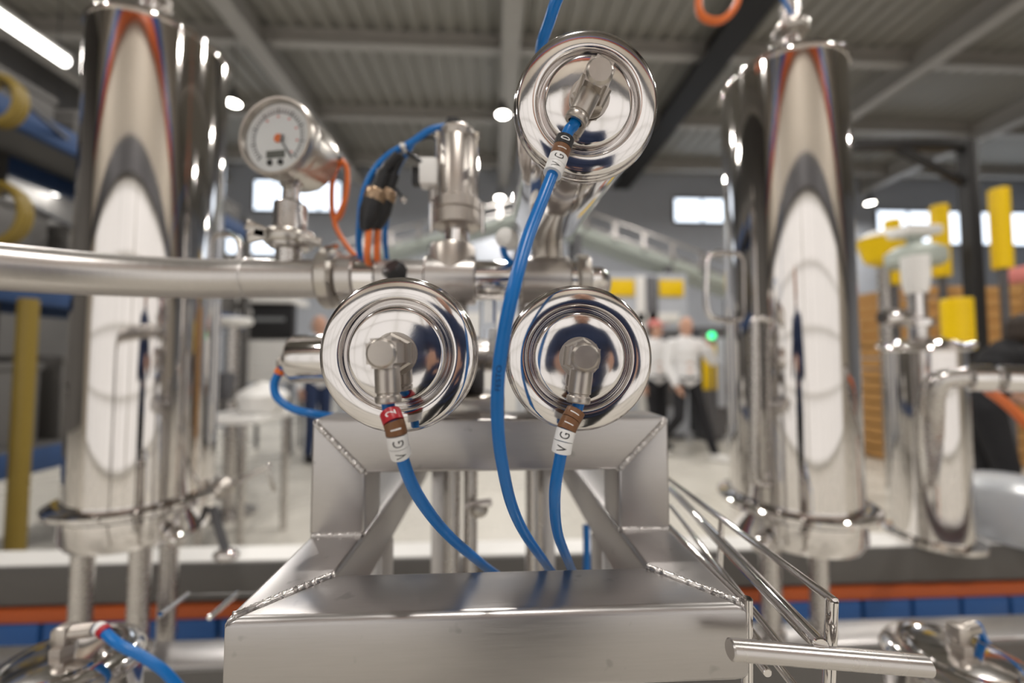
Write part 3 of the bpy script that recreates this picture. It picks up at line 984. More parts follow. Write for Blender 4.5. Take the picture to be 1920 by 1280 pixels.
# =================================================================== SIDE ACTUATOR (lying across, left)
sA = P(545, 672, 0.50)
sa = thing('side_actuator', 'small steel actuator lying crosswise left of lower left actuator', 'actuator', sA)
G().lathe([(0, 0), (0.020, 0), (0.027, 0.003), (0.030, 0.008), (0.030, 0.15), (0.028, 0.152), (0, 0.152)], sA, (1, 0, 0), 48).build('body', 'polished', sa)
G().cyl(sA + V((-0.008, 0, 0)), sA + V((0.002, 0, 0)), 0.010, n=6, ch=0.001).build('hex_nut', 'fitting', sa)
sE = P(531, 688, 0.495)
G().tube([sA + V((-0.006, 0, 0)), sA + V((-0.010, -0.002, -0.004)), sE], 0.0055, n=14).build('elbow', 'fitting', sa)
G().cyl(sA + V((0.14, 0, 0)), V((oL.x, YM, oL.z)), 0.02, n=24).build('coupling', 'satin', sa)
hose('short blue hose bending under the small crosswise actuator', [sE, P(521, 703, 0.495), P(514, 722, 0.494), P(520, 745, 0.492), P(545, 764, 0.49), P(580, 774, 0.487), P(640, 780, 0.50), P(720, 760, 0.52), V((oL.x * 0.9, YM + 0.02, oL.z - 0.03))], 0.0046,
     [('', 'orange_cable', 'ink_black')], start_gap=0.003, sleeve_r=0.006, n=12)

# =================================================================== WIRE CABLE TRAY (right)
wt = thing('wire_rack', 'polished steel rod rack running back beside the frame, right', 'rack', (0.21, 0.4, ZT - 0.2))


def rod(name, a, b, r, parent=wt, mat='polished'):
    return G().cyl(a, b, r, n=20, ch=r * 0.15).build(name, mat, parent)


ra, rb = P(1368, 1217, 0.245), P(1738, 1248, 0.245)
rod('cross_rod', ra, rb, 0.0060, mat='satin')
rod('long_rod', P(1540, 1212, 0.246), P(1256, 916, 0.56), 0.0052)
rod('upper_wire', P(1566, 1128, 0.262), P(1240, 889, 0.56), 0.0030)
rod('inner_wire', P(1394, 1124, 0.288), P(1235, 968, 0.44), 0.0028)
rod('lower_wire', P(1480, 1230, 0.262), P(1256, 948, 0.5), 0.0026)
rod('lower_wire', P(1440, 1262, 0.25), P(1300, 1085, 0.36), 0.0026)
rod('upright', P(1560, 1124, 0.262), P(1552, 1330, 0.262), 0.0036)
rod('upright', P(1353, 972, 0.40), P(1349, 1080, 0.40), 0.0030)
rod('upright', P(1401, 1120, 0.284), P(1401, 1340, 0.284), 0.0036)
rod('bottom_wire', P(1401, 1330, 0.284), P(1552, 1328, 0.262), 0.0032)
rod('bottom_wire', P(1395, 1165, 0.30), P(1520, 1325, 0.25), 0.0026)

gr = thing('guide_rods', 'two thin pale guide rods low between left tank and frame', 'rods', (-0.38, 0.55, 0.85))
for (xa, ya, xb, yb) in ((300, 1152, 352, 1114), (392, 1158, 446, 1112)):
    pa, pb = D(xa, ya, 0.50), D(xb, yb, 0.56)
    G().cyl(pa, pb, 0.0035, n=12, ch=0.0006).build('rod', 'polished', gr)
G().bar(D(350, 1116, 0.56), V((-0.12, D(446, 1112, 0.56).y, D(446, 1112, 0.56).z)), 0.003, 0.003).build('bracket', 'skid_grey', gr)

# =================================================================== UPRIGHT VALVE HEADS in the lower corners
def upright_head(label, o, R, top_dir, lab_h, hose_pts, sleeves, rr=0.0055):
    t = thing('upright_valve', label, 'valve', (o.x, o.y, 0))
    pr = [(0, -0.30), (R * 0.96, -0.30), (R * 0.97, -0.012), (R, -0.010), (R * 1.01, -0.004), (R * 0.99, 0.0), (R * 0.93, 0.007), (R * 0.80, 0.012), (R * 0.70, 0.0125), (R * 0.66, 0.010), (R * 0.62, 0.0135), (R * 0.4, 0.016), (0, 0.017)]
    G().lathe(pr, o, (0, 0, 1), 64).build('body', 'cap_polish', t)
    G().cyl((o.x, o.y, 0.012), (o.x, o.y, o.z - 0.29), R * 0.5, n=24).build('stand_pipe', 'satin', t)
    G().cyl((o.x, o.y, 0), (o.x, o.y, 0.014), R, n=32, ch=0.002).build('base_flange', 'satin', t)
    G().cyl(o + V((0, 0, 0.015)), o + V((0, 0, 0.026)), 0.012, n=6, ch=0.001).build('hex_nut', 'fitting', t)
    G().box(o + V((0, 0, 0.036)), (0.018, 0.018, 0.022), 0.004).build('elbow', 'fitting', t)
    c = o + V((0, 0, 0.038))
    d = V(top_dir).normalized()
    G().cyl(c + d * 0.007, c + d * 0.030, 0.0078, n=24, ch=0.001).build('barrel', 'fitting', t)
    hose(lab_h, [c + d * 0.028, c + d * 0.036] + hose_pts, rr, sleeves, sleeve_r=rr + 0.0016, n=14, start_gap=0.004, slen=0.008)
    return t


hl = D(118, 1250, 0.46)
upright_head('upright polished valve in the bottom left corner', hl, 0.072, (1, 0.12, 0.02), 'blue hose with red sleeve in the bottom left corner',
             [D(222, 1207, 0.455), D(270, 1232, 0.455), D(315, 1265, 0.455), D(350, 1320, 0.455), D(370, 1450, 0.46)], [('', 'white_sleeve', ''), ('', 'red_sleeve', '')], 0.0050)
hr = D(1800, 1242, 0.50)
upright_head('upright polished valve in the bottom right corner', hr, 0.075, (1, 0.2, 0.05), 'thin blue hose in the bottom right corner',
             [D(1848, 1202, 0.53), D(1880, 1240, 0.53), D(1905, 1290, 0.53), D(1925, 1400, 0.53)], [], 0.0042)


# =================================================================== TANKS
def tank(label, px0, px1, R, ztop, zflange, handle, side):
    a0 = math.atan((px0 - 960) / FP) + YAW
    a1 = math.atan((px1 - 960) / FP) + YAW
    ac, hw = (a0 + a1) / 2, abs(a1 - a0) / 2
    dist = R / math.sin(hw)
    c = V((math.sin(ac) * dist, math.cos(ac) * dist, 0))
    t = thing('mirror_tank', label, 'tank', (c.x, c.y, ZB), 'tall mirror-polished tanks')
    G().lathe([(0, zflange), (R, zflange), (R, ztop)], c, (0, 0, 1), 128).build('shell', 'tank_mirror', t, sharp=40)
    G().lathe([(R * 0.98, ztop - 0.004), (R * 1.015, ztop - 0.004), (R * 1.02, ztop + 0.001), (R * 1.02, ztop + 0.006), (R * 1.005, ztop + 0.010), (R * 0.85, ztop + 0.035), (R * 0.5, ztop + 0.06), (0, ztop + 0.07)], c, (0, 0, 1), 96).build('lid', 'polished', t)
    G().lathe([(0, zflange - 0.012), (R * 1.2, zflange - 0.012), (R * 1.22, zflange - 0.008), (R * 1.22, zflange + 0.000), (R * 1.18, zflange + 0.004), (R * 1.0, zflange + 0.006)], c, (0, 0, 1), 96).build('flange', 'polished', t)
    G().lathe([(R * 1.06, zflange - 0.011), (R * 1.08, zflange - 0.018), (R * 1.06, zflange - 0.024)], c, (0, 0, 1), 96).build('gasket', 'gap_dark', t)
    G().lathe([(0, zflange - 0.115), (R * 0.7, zflange - 0.11), (R * 0.95, zflange - 0.095), (R * 1.02, zflange - 0.075), (R * 1.02, zflange - 0.022), (R * 1.1, zflange - 0.02), (R * 1.1, zflange - 0.012)], c, (0, 0, 1), 96).build('lower_shell', 'polished', t)
    for dx in (-0.55, 0.35):
        x_ = c.x + dx * R
        G().lathe([(0, 0), (0.035, 0), (0.035, 0.01), (0.022, 0.014), (0.022, zflange - 0.09 - ZB), (0, zflange - 0.09 - ZB)], (x_, 1.045, ZB), (0, 0, 1), 24).build('leg', 'satin', t)
    G().lathe([(0, 0), (0.035, 0), (0.035, 0.01), (0.022, 0.014), (0.022, zflange - 0.09), (0, zflange - 0.09)], (c.x, c.y + R * 0.6, 0), (0, 0, 1), 24).build('leg', 'satin', t)
    # nozzle and fittings on the lid
    G().cyl(c + V((0, -R * 0.3, ztop + 0.04)), c + V((0, -R * 0.3, ztop + 0.20)), 0.022, n=24).build('nozzle', 'satin', t)
    G().lathe([(0.02, 0), (0.04, 0.002), (0.043, 0.008), (0.043, 0.018), (0.04, 0.024), (0.02, 0.026)], c + V((0, -R * 0.3, ztop + 0.11)), (0, 0, 1), 32).build('nozzle_clamp', 'cast', t)
    G().cyl(c + V((-0.06, -R * 0.3, ztop + 0.06)), c + V((0.05, -R * 0.3, ztop + 0.09)), 0.012, n=14, ch=0.002).build('clamp_screw', 'cast', t)
    # small drain valve under the flange
    v0 = c + V((side * R * 0.9, -R * 0.55, zflange - 0.07))
    G().lathe([(0, 0), (0.016, 0), (0.02, 0.01), (0.02, 0.035), (0.012, 0.05), (0, 0.05)], v0, (side * 0.8, -0.5, -0.2), 20).build('drain_valve', 'polished', t)
    if handle:
        h = handle
        G().tube([c + V(q) for q in h], 0.008, n=12, sub=6).build('sight_handle', 'polished', t)
    return t, c


tL, cL = tank('tall mirror-polished tank on the left behind the inlet pipe', 125, 412, 0.15, EYE + 0.85, EYE - 0.352, None, 1)
tR, cR = tank('tall mirror-polished tank on the right behind the wire rack', 1362, 1614, 0.15, EYE + 0.775, EYE - 0.372, None, -1)


def abs_tube(name, pts, r, mat, parent, sub=6):
    return G().tube(pts, r, n=12, sub=sub).build(name, mat, parent)


# handle loop on the right tank, facing the portal
dR_ = (cR.x ** 2 + cR.y ** 2) ** 0.5 * 0.92
abs_tube('loop_handle', [D(1385, 478, 1.12), D(1350, 474, 1.11), D(1328, 482, 1.10), D(1324, 520, 1.10), D(1324, 570, 1.10), D(1334, 594, 1.10), D(1360, 600, 1.11), D(1388, 602, 1.12)], 0.008, 'polished', tR)
abs_tube('loop_handle', [D(398, 440, 1.17), D(425, 440, 1.16), D(446, 452, 1.15), D(448, 500, 1.15), D(446, 540, 1.15), D(425, 552, 1.16), D(396, 552, 1.17)], 0.008, 'polished', tL)
# clamp with handle on the left flange
G().bar(D(420, 915, 1.10), D(506, 872, 1.06), 0.014, 0.012, 0.003).build('clamp_lever', 'polished', tL)
G().ball(D(418, 915, 1.10), 0.03).build('clamp_hinge', 'cast', tL)
G().cyl(D(398, 950, 1.08), D(424, 1035, 1.08), 0.011, n=14, ch=0.002).build('swing_bolt', 'dark_steel', tL)
G().ball(D(424, 1040, 1.08), (0.035, 0.02, 0.018)).build('wing_nut', 'polished', tL)
G().bar(D(500, 878, 1.06), D(515, 920, 1.06), 0.010, 0.008, 0.002).build('lever_tip', 'cast', tL)
# standpipe on the right tank's face
abs_tube('side_pipe', [D(1440, 600, 0.99), D(1420, 598, 0.985), D(1412, 620, 0.985), D(1412, 740, 0.985), D(1412, 880, 0.985), D(1420, 905, 0.985), D(1440, 908, 0.99)], 0.009, 'satin', tR)

# small vessel on the far skid beam
vs_c = V((1.745, 1.54, 0))
vsl = thing('lidded_vessel', 'stout polished steel vessel on the far skid beam, right', 'vessel', (vs_c.x, vs_c.y, ZB))
Rv = 0.118
zt = D(1732, 650, 1.60).z
G().lathe([(0, ZB), (Rv * 0.75, ZB), (Rv * 1.25, ZB + 0.004), (Rv * 1.25, ZB + 0.02), (Rv, ZB + 0.024), (Rv, zt)], vs_c, (0, 0, 1), 80).build('shell', 'tank_mirror', vsl)
G().lathe([(Rv, zt - 0.02), (Rv * 1.12, zt - 0.018), (Rv * 1.15, zt - 0.01), (Rv * 1.12, zt), (Rv * 0.95, zt + 0.016), (Rv * 0.5, zt + 0.035), (0, zt + 0.04)], vs_c, (0, 0, 1), 80).build('lid', 'polished', vsl)
G().lathe([(0, 0), (0.03, 0), (0.03, 0.05), (0.05, 0.055), (0.05, 0.08), (0.022, 0.09), (0.022, 0.2), (0, 0.2)], vs_c + V((-0.02, 0, zt + 0.03)), (0, 0, 1), 28).build('lid_valve', 'polished', vsl)
G().lathe([(0, -0.05), (0.028, -0.05), (0.034, -0.04), (0.034, 0.04), (0.028, 0.05), (0, 0.05)], vs_c + V((-0.12, 0, zt + 0.12)), (1, 0, 0), 28).build('valve_motor', 'polished', vsl)
G().cyl(vs_c + V((-0.1, 0, zt + 0.12)), vs_c + V((0.0, 0, zt + 0.12)), 0.014, n=16).build('valve_arm', 'satin', vsl)
G().lathe([(0, 0), (0.036, 0), (0.045, 0.06), (0.045, 0.15), (0, 0.15)], vs_c + V((-0.02, 0, zt + 0.22)), (0, 0, 1), 24).build('valve_top', 'white_paint', vsl)
for k in range(6):
    a_ = k * PI / 3 + 0.3
    G().ball(vs_c + V((Rv * 1.1 * math.cos(a_), Rv * 1.1 * math.sin(a_), zt + 0.008)), (0.018, 0.018, 0.014), 12).build('clamp_knob', 'polished', vsl)

# pipe leaving to the right edge
rp = thing('outlet_pipe', 'horizontal steel pipe with couplings at the right edge', 'pipe', D(1830, 710, 0.86))
G().tube([D(1744, 905, 1.50), D(1744, 880, 1.20), D(1746, 840, 1.0), D(1747, 780, 0.91), D(1748, 745, 0.89), D(1758, 716, 0.88), D(1790, 708, 0.87), D(1850, 708, 0.85), D(1940, 712, 0.82), D(2040, 716, 0.79)], 0.021, n=24).build('pipe', 'satin', rp)
for a_, b_ in (((1812, 708, 0.862), (1862, 709, 0.845)), ((1872, 709, 0.842), (1935, 712, 0.822))):
    G().cyl(D(*a_), D(*b_), 0.029, n=32, ch=0.004).build('coupling', 'polished', rp)
hose('orange cable passing under the pipe at the right edge', [D(1838, 716, 0.87), D(1856, 734, 0.92), D(1880, 752, 0.94), D(1920, 790, 0.95), D(1990, 880, 0.95), D(2010, 1200, 0.96), D(2010, 1580, 0.97)], 0.011, cat='cable', mat='orange_cable', name='orange_cable', group='orange cables', n=10)

# clear tub with blue content at the right edge, on the far beam
q = D(1890, 1005, 1.62)
tb = thing('plastic_tub', 'clear plastic tub with blue contents at the right edge', 'tub', (q.x, 1.54, ZB))
cc = V((q.x, 1.54, ZB))
G().lathe([(0, 0), (0.13, 0.0), (0.17, 0.06), (0.18, 0.16), (0.16, 0.21), (0.10, 0.24), (0, 0.25), (0, 0.246), (0.098, 0.236), (0.155, 0.206), (0.175, 0.16), (0.165, 0.062), (0.127, 0.004), (0, 0.004)], cc, (0, 0, 1), 40).build('shell', 'bag_plastic', tb)
G().lathe([(0, 0.0), (0.05, 0.0), (0.07, 0.04), (0.06, 0.09), (0.03, 0.10), (0, 0.10)], cc + V((0.05, -0.06, 0.09)), (0, 0, 1), 24).build('contents', 'blue_hose', tb)

# orange cable loop hanging at the top
hose('orange cable loop hanging at the top edge right of centre', [D(1400, -160, 1.05), D(1390, -60, 1.0), D(1382, 5, 1.0), D(1352, 38, 1.0), D(1316, 30, 1.0), D(1312, -10, 1.0), D(1340, -50, 1.0), D(1375, -40, 1.01), D(1398, -120, 1.04), D(1420, -260, 1.05), D(1420, -260, 1.05) + V((0, 0, 0.8)), D(1420, -260, 1.05) + V((0.02, 0, 5.3))], 0.009, cat='cable', mat='orange_cable', name='orange_cable', group='orange cables', n=10)

# =================================================================== PEOPLE
def blob(fill, name, mat, parent, voxel=0.011, smooth=3):
    g = G()
    fill(g)
    me = bpy.data.meshes.new(name)
    me.from_pydata(g.v, [], g.f)
    ob = bpy.data.objects.new('tmp', me)
    col.objects.link(ob)
    m = ob.modifiers.new('r', 'REMESH')
    m.mode = 'VOXEL'
    m.voxel_size = voxel
    m.use_smooth_shade = True
    s = ob.modifiers.new('s', 'SMOOTH')
    s.iterations = smooth
    s.factor = 0.5
    bpy.context.view_layer.update()
    dg = bpy.context.evaluated_depsgraph_get()
    me2 = bpy.data.meshes.new_from_object(ob.evaluated_get(dg))
    bpy.data.objects.remove(ob)
    bpy.data.meshes.remove(me)
    me2.name = name
    me2.shade_smooth()
    me2.materials.clear()
    me2.materials.append(MATS[mat])
    o = bpy.data.objects.new(name, me2)
    col.objects.link(o)
    o.parent = parent
    return o


def person(label, loc, rz, J, shirt, trousers, hair, shoes, sleeve='short', cap=None, bald=False, head_turn=0.0, belt=None):
    """J: joints in metres, figure faces -Y; one continuous body, clothes as children"""
    t = thing('person', label, 'person', loc)
    t.rotation_euler = (0, 0, rz)
    H = V(J['head'])
    Rh = Matrix.Rotation(head_turn, 3, 'Z')
    HM = Rh.to_4x4()

    def hp(x, y, z):
        return H + Rh @ V((x, y, z))

    def hand(g, wrist, d, side, curl=0.35):
        wrist, d = V(wrist), V(d).normalized()
        nrm = V((side, 0, 0))
        nrm = (nrm - d * nrm.dot(d)).normalized()
        lat = d.cross(nrm).normalized()
        if lat.y > 0:
            lat = -lat
        palm = wrist + d * 0.05
        for k in range(4):
            off = lat * ((1.5 - k) * 0.019)
            g.capsule(wrist + d * 0.01 + off * 0.5, wrist + d * 0.085 + off, 0.015, 0.013, 8)
            L = (0.036, 0.042, 0.039, 0.030)[k]
            p0 = wrist + d * 0.085 + off
            p1 = p0 + d * L * 0.9 - nrm * L * curl * 0.5
            p2 = p1 + d * L * 0.6 - nrm * L * curl * 1.1
            g.capsule(p0, p1, 0.0095, 0.009, 8)
            g.capsule(p1, p2, 0.009, 0.008, 8)
        b0 = wrist + d * 0.03 + lat * 0.024
        b1 = b0 + lat * 0.024 + d * 0.025 - nrm * 0.008
        b2 = b1 + d * 0.028 - nrm * 0.008
        g.capsule(b0, b1, 0.013, 0.011, 8)
        g.capsule(b1, b2, 0.011, 0.009, 8)

    def limb(g, a, b, ra, rb):
        g.capsule(V(J[a]), V(J[b]), ra, rb)

    def body(g):
        g.ball(H + V((0, 0, 0.02)), (0.076, 0.094, 0.108), 20, HM)
        g.ball(hp(0, -0.022, -0.045), (0.058, 0.068, 0.068), 16, HM)
        g.capsule(hp(0, -0.088, 0.0), hp(0, -0.104, -0.022), 0.010, 0.014, 8)
        g.ball(hp(0, -0.082, -0.058), (0.026, 0.012, 0.010), 10, HM)
        for s in (-1, 1):
            g.ball(hp(s * 0.079, 0.006, -0.005), (0.010, 0.020, 0.032), 10, HM)
            g.capsule(hp(s * 0.018, -0.084, 0.024), hp(s * 0.046, -0.076, 0.024), 0.008, 0.007, 8)
        g.capsule(hp(0, 0.012, -0.06), V(J['neck']) + V((0, 0, -0.03)), 0.052, 0.06)
        g.capsule(V(J['neck']) + V((0, 0, -0.1)), V(J['pelvis']), 0.11, 0.11)
        for s, S in ((-1, 'L'), (1, 'R')):
            g.capsule(V(J['neck']) + V((0, 0, -0.06)), V(J['sho' + S]), 0.06, 0.052)
            limb(g, 'sho' + S, 'elb' + S, 0.048, 0.038)
            limb(g, 'elb' + S, 'wri' + S, 0.038, 0.026)
            w_ = V(J['wri' + S])
            dd = J.get('hnd' + S) or (w_ - V(J['elb' + S]))
            hand(g, w_, dd, s)
            limb(g, 'hip' + S, 'kne' + S, 0.075, 0.052)
            limb(g, 'kne' + S, 'ank' + S, 0.050, 0.036)
            f = V(J['toe' + S])
            g.capsule(V(J['ank' + S]) + V((0, 0, -0.03)), f, 0.034, 0.026)

    blob(body, 'body', 'skin', t, 0.0075, 2)

    def shirt_f(g):
        nk, pv_ = V(J['neck']), V(J['pelvis'])
        ax = (nk - pv_)
        for k, (f, rx, ry) in enumerate(((-0.02, 0.172, 0.118), (0.12, 0.165, 0.115), (0.3, 0.16, 0.115), (0.5, 0.168, 0.122), (0.68, 0.180, 0.125), (0.82, 0.172, 0.112), (0.92, 0.115, 0.085))):
            g.ball(pv_ + ax * f, (rx, ry, 0.10), 20)
        g.capsule(nk + V((0, 0.005, -0.05)), nk + V((0, 0.005, 0.0)), 0.075, 0.066)
        for S in 'LR':
            g.capsule(nk + V((0, 0, -0.075)), V(J['sho' + S]), 0.078, 0.070)
            e_ = V(J['elb' + S]) if sleeve == 'long' else V(J['sho' + S]).lerp(V(J['elb' + S]), 0.8)
            g.capsule(V(J['sho' + S]), e_, 0.068, 0.060)
            if sleeve == 'long':
                g.capsule(V(J['elb' + S]), V(J['elb' + S]).lerp(V(J['wri' + S]), 0.93), 0.056, 0.042)

    so = blob(shirt_f, 'shirt', shirt, t, 0.011, 3)

    def tr_f(g):
        g.ball(V(J['pelvis']), (0.166, 0.118, 0.11), 20)
        for S in 'LR':
            g.capsule(V(J['pelvis']) + (V(J['hip' + S]) - V(J['pelvis'])) * 0.6, V(J['hip' + S]), 0.10, 0.096)
            g.capsule(V(J['hip' + S]), V(J['kne' + S]), 0.094, 0.068)
            g.capsule(V(J['kne' + S]), V(J['ank' + S]) + V((0, 0, 0.02)), 0.068, 0.054)

    blob(tr_f, 'trousers', trousers, t, 0.011, 3)
    for S in 'LR':
        def sh(g, S=S):
            a_, f = V(J['ank' + S]), V(J['toe' + S])
            h_ = a_ + (a_ - f).normalized() * 0.02
            h_.z = f.z + 0.008
            g.capsule(V((h_.x, h_.y, h_.z)), f, 0.042, 0.038)
            g.capsule(a_ + V((0, 0, -0.02)), h_, 0.046, 0.044)
            d_ = (f - a_)
            d_.z = 0
            d_.normalize()
            g.bar(V((h_.x, h_.y, f.z - 0.022)) - d_ * 0.03, V((f.x, f.y, f.z - 0.022)) + d_ * 0.02, 0.084, 0.024)
        blob(sh, 'shoe', shoes, t, 0.009, 2)

    def hair_f(g):
        g.ball(hp(0, 0.018, 0.045), (0.081, 0.090, 0.092), 20, HM)
        if not bald:
            g.ball(hp(0, 0.05, -0.01), (0.078, 0.062, 0.085), 16, HM)
        for s in (-1, 1):
            g.ball(hp(s * 0.066, 0.02, 0.01), (0.016, 0.045, 0.045), 10, HM)

    def hair_bald(g):
        g.ball(hp(0, 0.05, -0.005), (0.080, 0.058, 0.06), 16, HM)
        for s in (-1, 1):
            g.ball(hp(s * 0.070, 0.02, 0.01), (0.013, 0.045, 0.035), 10, HM)

    blob(hair_bald if bald else hair_f, 'hair', hair, t, 0.008, 3)
    if cap:
        def cap_f(g):
            g.ball(hp(0, 0.01, 0.072), (0.088, 0.102, 0.075), 20, HM)
            g.box((0, -0.12, 0.062), (0.13, 0.10, 0.012), 0.004, Matrix.Translation(H) @ HM)
        blob(cap_f, 'cap', cap, t, 0.008, 2)
    for s in (-1, 1):
        ge = G().ball(hp(s * 0.032, -0.083, 0.006), (0.013, 0.006, 0.006), 10, HM)
        eo = ge.build('eye', 'eye_dark', None)
        eo.parent = t
    ml = G().ball(hp(0, -0.091, -0.058), (0.024, 0.006, 0.006), 10, HM).build('mouth', 'lip', None)
    ml.parent = t
    return t


def base_pose():
    return dict(head=(0, -0.02, 1.635), neck=(0, 0.01, 1.49), pelvis=(0, 0.0, 0.97),
                shoL=(-0.185, 0.01, 1.42), shoR=(0.185, 0.01, 1.42), elbL=(-0.235, 0.03, 1.13), elbR=(0.235, 0.03, 1.13),
                wriL=(-0.24, -0.06, 0.88), wriR=(0.24, -0.06, 0.88),
                hipL=(-0.09, 0, 0.92), hipR=(0.09, 0, 0.92), kneL=(-0.10, -0.02, 0.50), kneR=(0.10, -0.02, 0.50),
                ankL=(-0.10, 0.02, 0.09), ankR=(0.10, 0.02, 0.09), toeL=(-0.11, -0.13, 0.042), toeR=(0.11, -0.13, 0.042))


fl = P(1290, 860, 4.95)
J = base_pose()
J.update(kneL=(-0.16, -0.12, 0.51), ankL=(-0.30, 0.14, 0.14), toeL=(-0.30, -0.02, 0.05), kneR=(0.16, -0.08, 0.50), ankR=(0.23, -0.20, 0.09), toeR=(0.33, -0.30, 0.042),
         elbR=(0.33, -0.02, 1.20), wriR=(0.24, -0.13, 1.38), hndR=(-0.2, -0.1, 0.6), elbL=(-0.25, 0.0, 1.13), wriL=(-0.19, -0.13, 0.90))
person('walking person in white shirt and white shoes, one hand raised', (fl.x, fl.y, 0), 0.0, J, 'shirt_white', 'cloth_black', 'hair_grey', 'white_paint', 'long', bald=True)
J = base_pose()
J.update(kneL=(-0.12, -0.1, 0.51), ankL=(-0.12, -0.1, 0.09), toeL=(-0.12, -0.26, 0.042), elbR=(0.22, -0.05, 1.14), wriR=(0.14, -0.18, 0.93))
fl2 = P(1231, 850, 5.45)
person('person in white shirt and pink cap beside the walking one', (fl2.x, fl2.y, 0), 0.25, J, 'shirt_white', 'cloth_black', 'hair_dark', 'cloth_black', 'long', cap='pink_cloth', head_turn=0.5)
J = base_pose()
J.update(kneL=(-0.1, -0.06, 0.5), ankL=(-0.1, -0.02, 0.09))
fl3 = P(592, 845, 5.0)
person('person in white shirt and dark jeans behind the small crosswise actuator', (fl3.x, fl3.y, 0), 0.9, J, 'shirt_white', 'denim', 'hair_grey', 'cloth_black', 'long', bald=True, head_turn=0.3)
J = base_pose()
J.update(head=(-0.02, -0.20, 1.40), neck=(0, -0.12, 1.30), shoL=(-0.185, -0.11, 1.24), shoR=(0.185, -0.11, 1.24), elbL=(-0.24, -0.2, 0.97), elbR=(0.24, -0.2, 0.97), wriL=(-0.2, -0.4, 0.86), wriR=(0.2, -0.4, 0.86), pelvis=(0, 0.06, 0.92), hipL=(-0.09, 0.06, 0.88), hipR=(0.09, 0.06, 0.88))
fl4 = D(1862, 900, 2.75)
person('dark-haired person in black bending at the right edge', (fl4.x, fl4.y, 0), 1.1, J, 'cloth_black', 'cloth_black', 'hair_dark', 'cloth_black', 'short', head_turn=0.3)


J = base_pose()
J.update(elbL=(-0.27, -0.10, 1.16), elbR=(0.27, -0.10, 1.16), wriL=(-0.15, -0.30, 1.20), wriR=(0.15, -0.30, 1.20), hndL=(0.25, -0.6, 0.05), hndR=(-0.25, -0.6, 0.05))
person('person in dark blue standing before the machine, mirrored in the polished caps', (0.10, -0.62, 0), PI, J, 'denim', 'cloth_black', 'hair_dark', 'cloth_black', 'long')

# =================================================================== BACKGROUND RIGHT
def ground(px, py, depth):
    q = D(px, py, depth)
    return V((q.x, q.y, 0)), q.z


def guard_post(label, px, y0, y1, depth, rpx):
    q, z1 = ground(px, y0, depth)
    z0 = D(px, y1, depth).z
    r = rpx * depth / FP
    t = thing('guard_post', label, 'post', q, 'yellow sleeved posts on the right')
    G().cyl((q.x, q.y, 0.01), (q.x, q.y, z1 - 0.01), r * 0.45, n=16).build('pole', 'dark_steel', t)
    G().cyl((q.x, q.y, z0), (q.x, q.y, z1), r, n=24, ch=0.006).build('sleeve', 'yellow_paint', t)
    G().cyl((q.x, q.y, 0), (q.x, q.y, 0.02), r * 1.2, n=20).build('base_plate', 'dark_steel', t)


guard_post('thin yellow post sleeve nearest the right mirror tank', 1672, 412, 535, 4.3, 12)
guard_post('yellow post sleeve in the middle of the upper three', 1760, 386, 520, 4.2, 13)
guard_post('tallest yellow post sleeve at the far right', 1872, 355, 505, 4.1, 14)
guard_post('stout yellow post sleeve low beside the dark crane column', 1793, 560, 655, 2.6, 22)

q, _ = ground(1655, 470, 3.9)
hp_ = thing('yellow_hopper', 'yellow funnel-shaped hopper right of the right mirror tank', 'hopper', q)
zz0, zz1 = D(1655, 500, 3.9).z, D(1655, 447, 3.9).z
G().lathe([(0.05, zz0), (0.14, zz0 + 0.05), (0.20, zz1 - 0.03), (0.21, zz1), (0.19, zz1), (0.12, zz0 + 0.07), (0.03, zz0)], q, (0, 0, 1), 32).build('funnel', 'yellow_paint', hp_)
G().lathe([(0.0, zz1 + 0.07), (0.12, zz1 + 0.06), (0.2, zz1), (0.215, zz1 - 0.01), (0.0, zz1 - 0.01)], q, (0, 0, 1), 32).build('lid', 'white_paint', hp_)
G().cyl((q.x, q.y, 0), (q.x, q.y, zz0 + 0.02), 0.05, n=20).build('stand', 'satin', hp_)

# second machine head, pale green, behind the vessel
q, _ = ground(1715, 470, 3.3)
mh = thing('filler_head', 'pale green and white machine head between two yellow sleeves', 'machine', q)
z_a = D(1715, 500, 3.3).z
G().cyl((q.x, q.y, 0), (q.x, q.y, z_a), 0.06, n=20).build('stand', 'satin', mh)
G().lathe([(0, 0), (0.16, 0), (0.19, 0.03), (0.19, 0.12), (0.12, 0.17), (0.05, 0.18), (0.05, 0.26), (0, 0.26)], (q.x, q.y, z_a), (0, 0, 1), 28).build('housing', 'pale_green', mh)
G().box((q.x, q.y, z_a + 0.29), (0.30, 0.2, 0.08), 0.02).build('cover', 'white_paint', mh)

# crane
q, ztop_ = ground(1812, 272, 3.6)
jc = thing('jib_crane', 'dark steel jib crane column with braced arm at right', 'crane', q)
al = D(1600, 280, 3.6)
al.z = ztop_
G().box2((q.x - 0.05, q.y - 0.05, 0.015), (q.x + 0.05, q.y + 0.05, ztop_ + 0.03), 0.006).build('column', 'roof_beam_dark', jc)
G().box2((q.x - 0.1, q.y - 0.1, 0), (q.x + 0.1, q.y + 0.1, 0.015)).build('base_plate', 'roof_beam_dark', jc)
G().bar((q.x, q.y, ztop_), al, 0.08, 0.09, 0.004).build('arm', 'roof_beam_dark', jc)
br = V((q.x, q.y, ztop_)).lerp(al, 0.66)
G().bar((q.x, q.y, D(1812, 348, 3.6).z), br, 0.05, 0.06, 0.003).build('brace', 'roof_beam_dark', jc)

# slatted crates
crate_n = 0


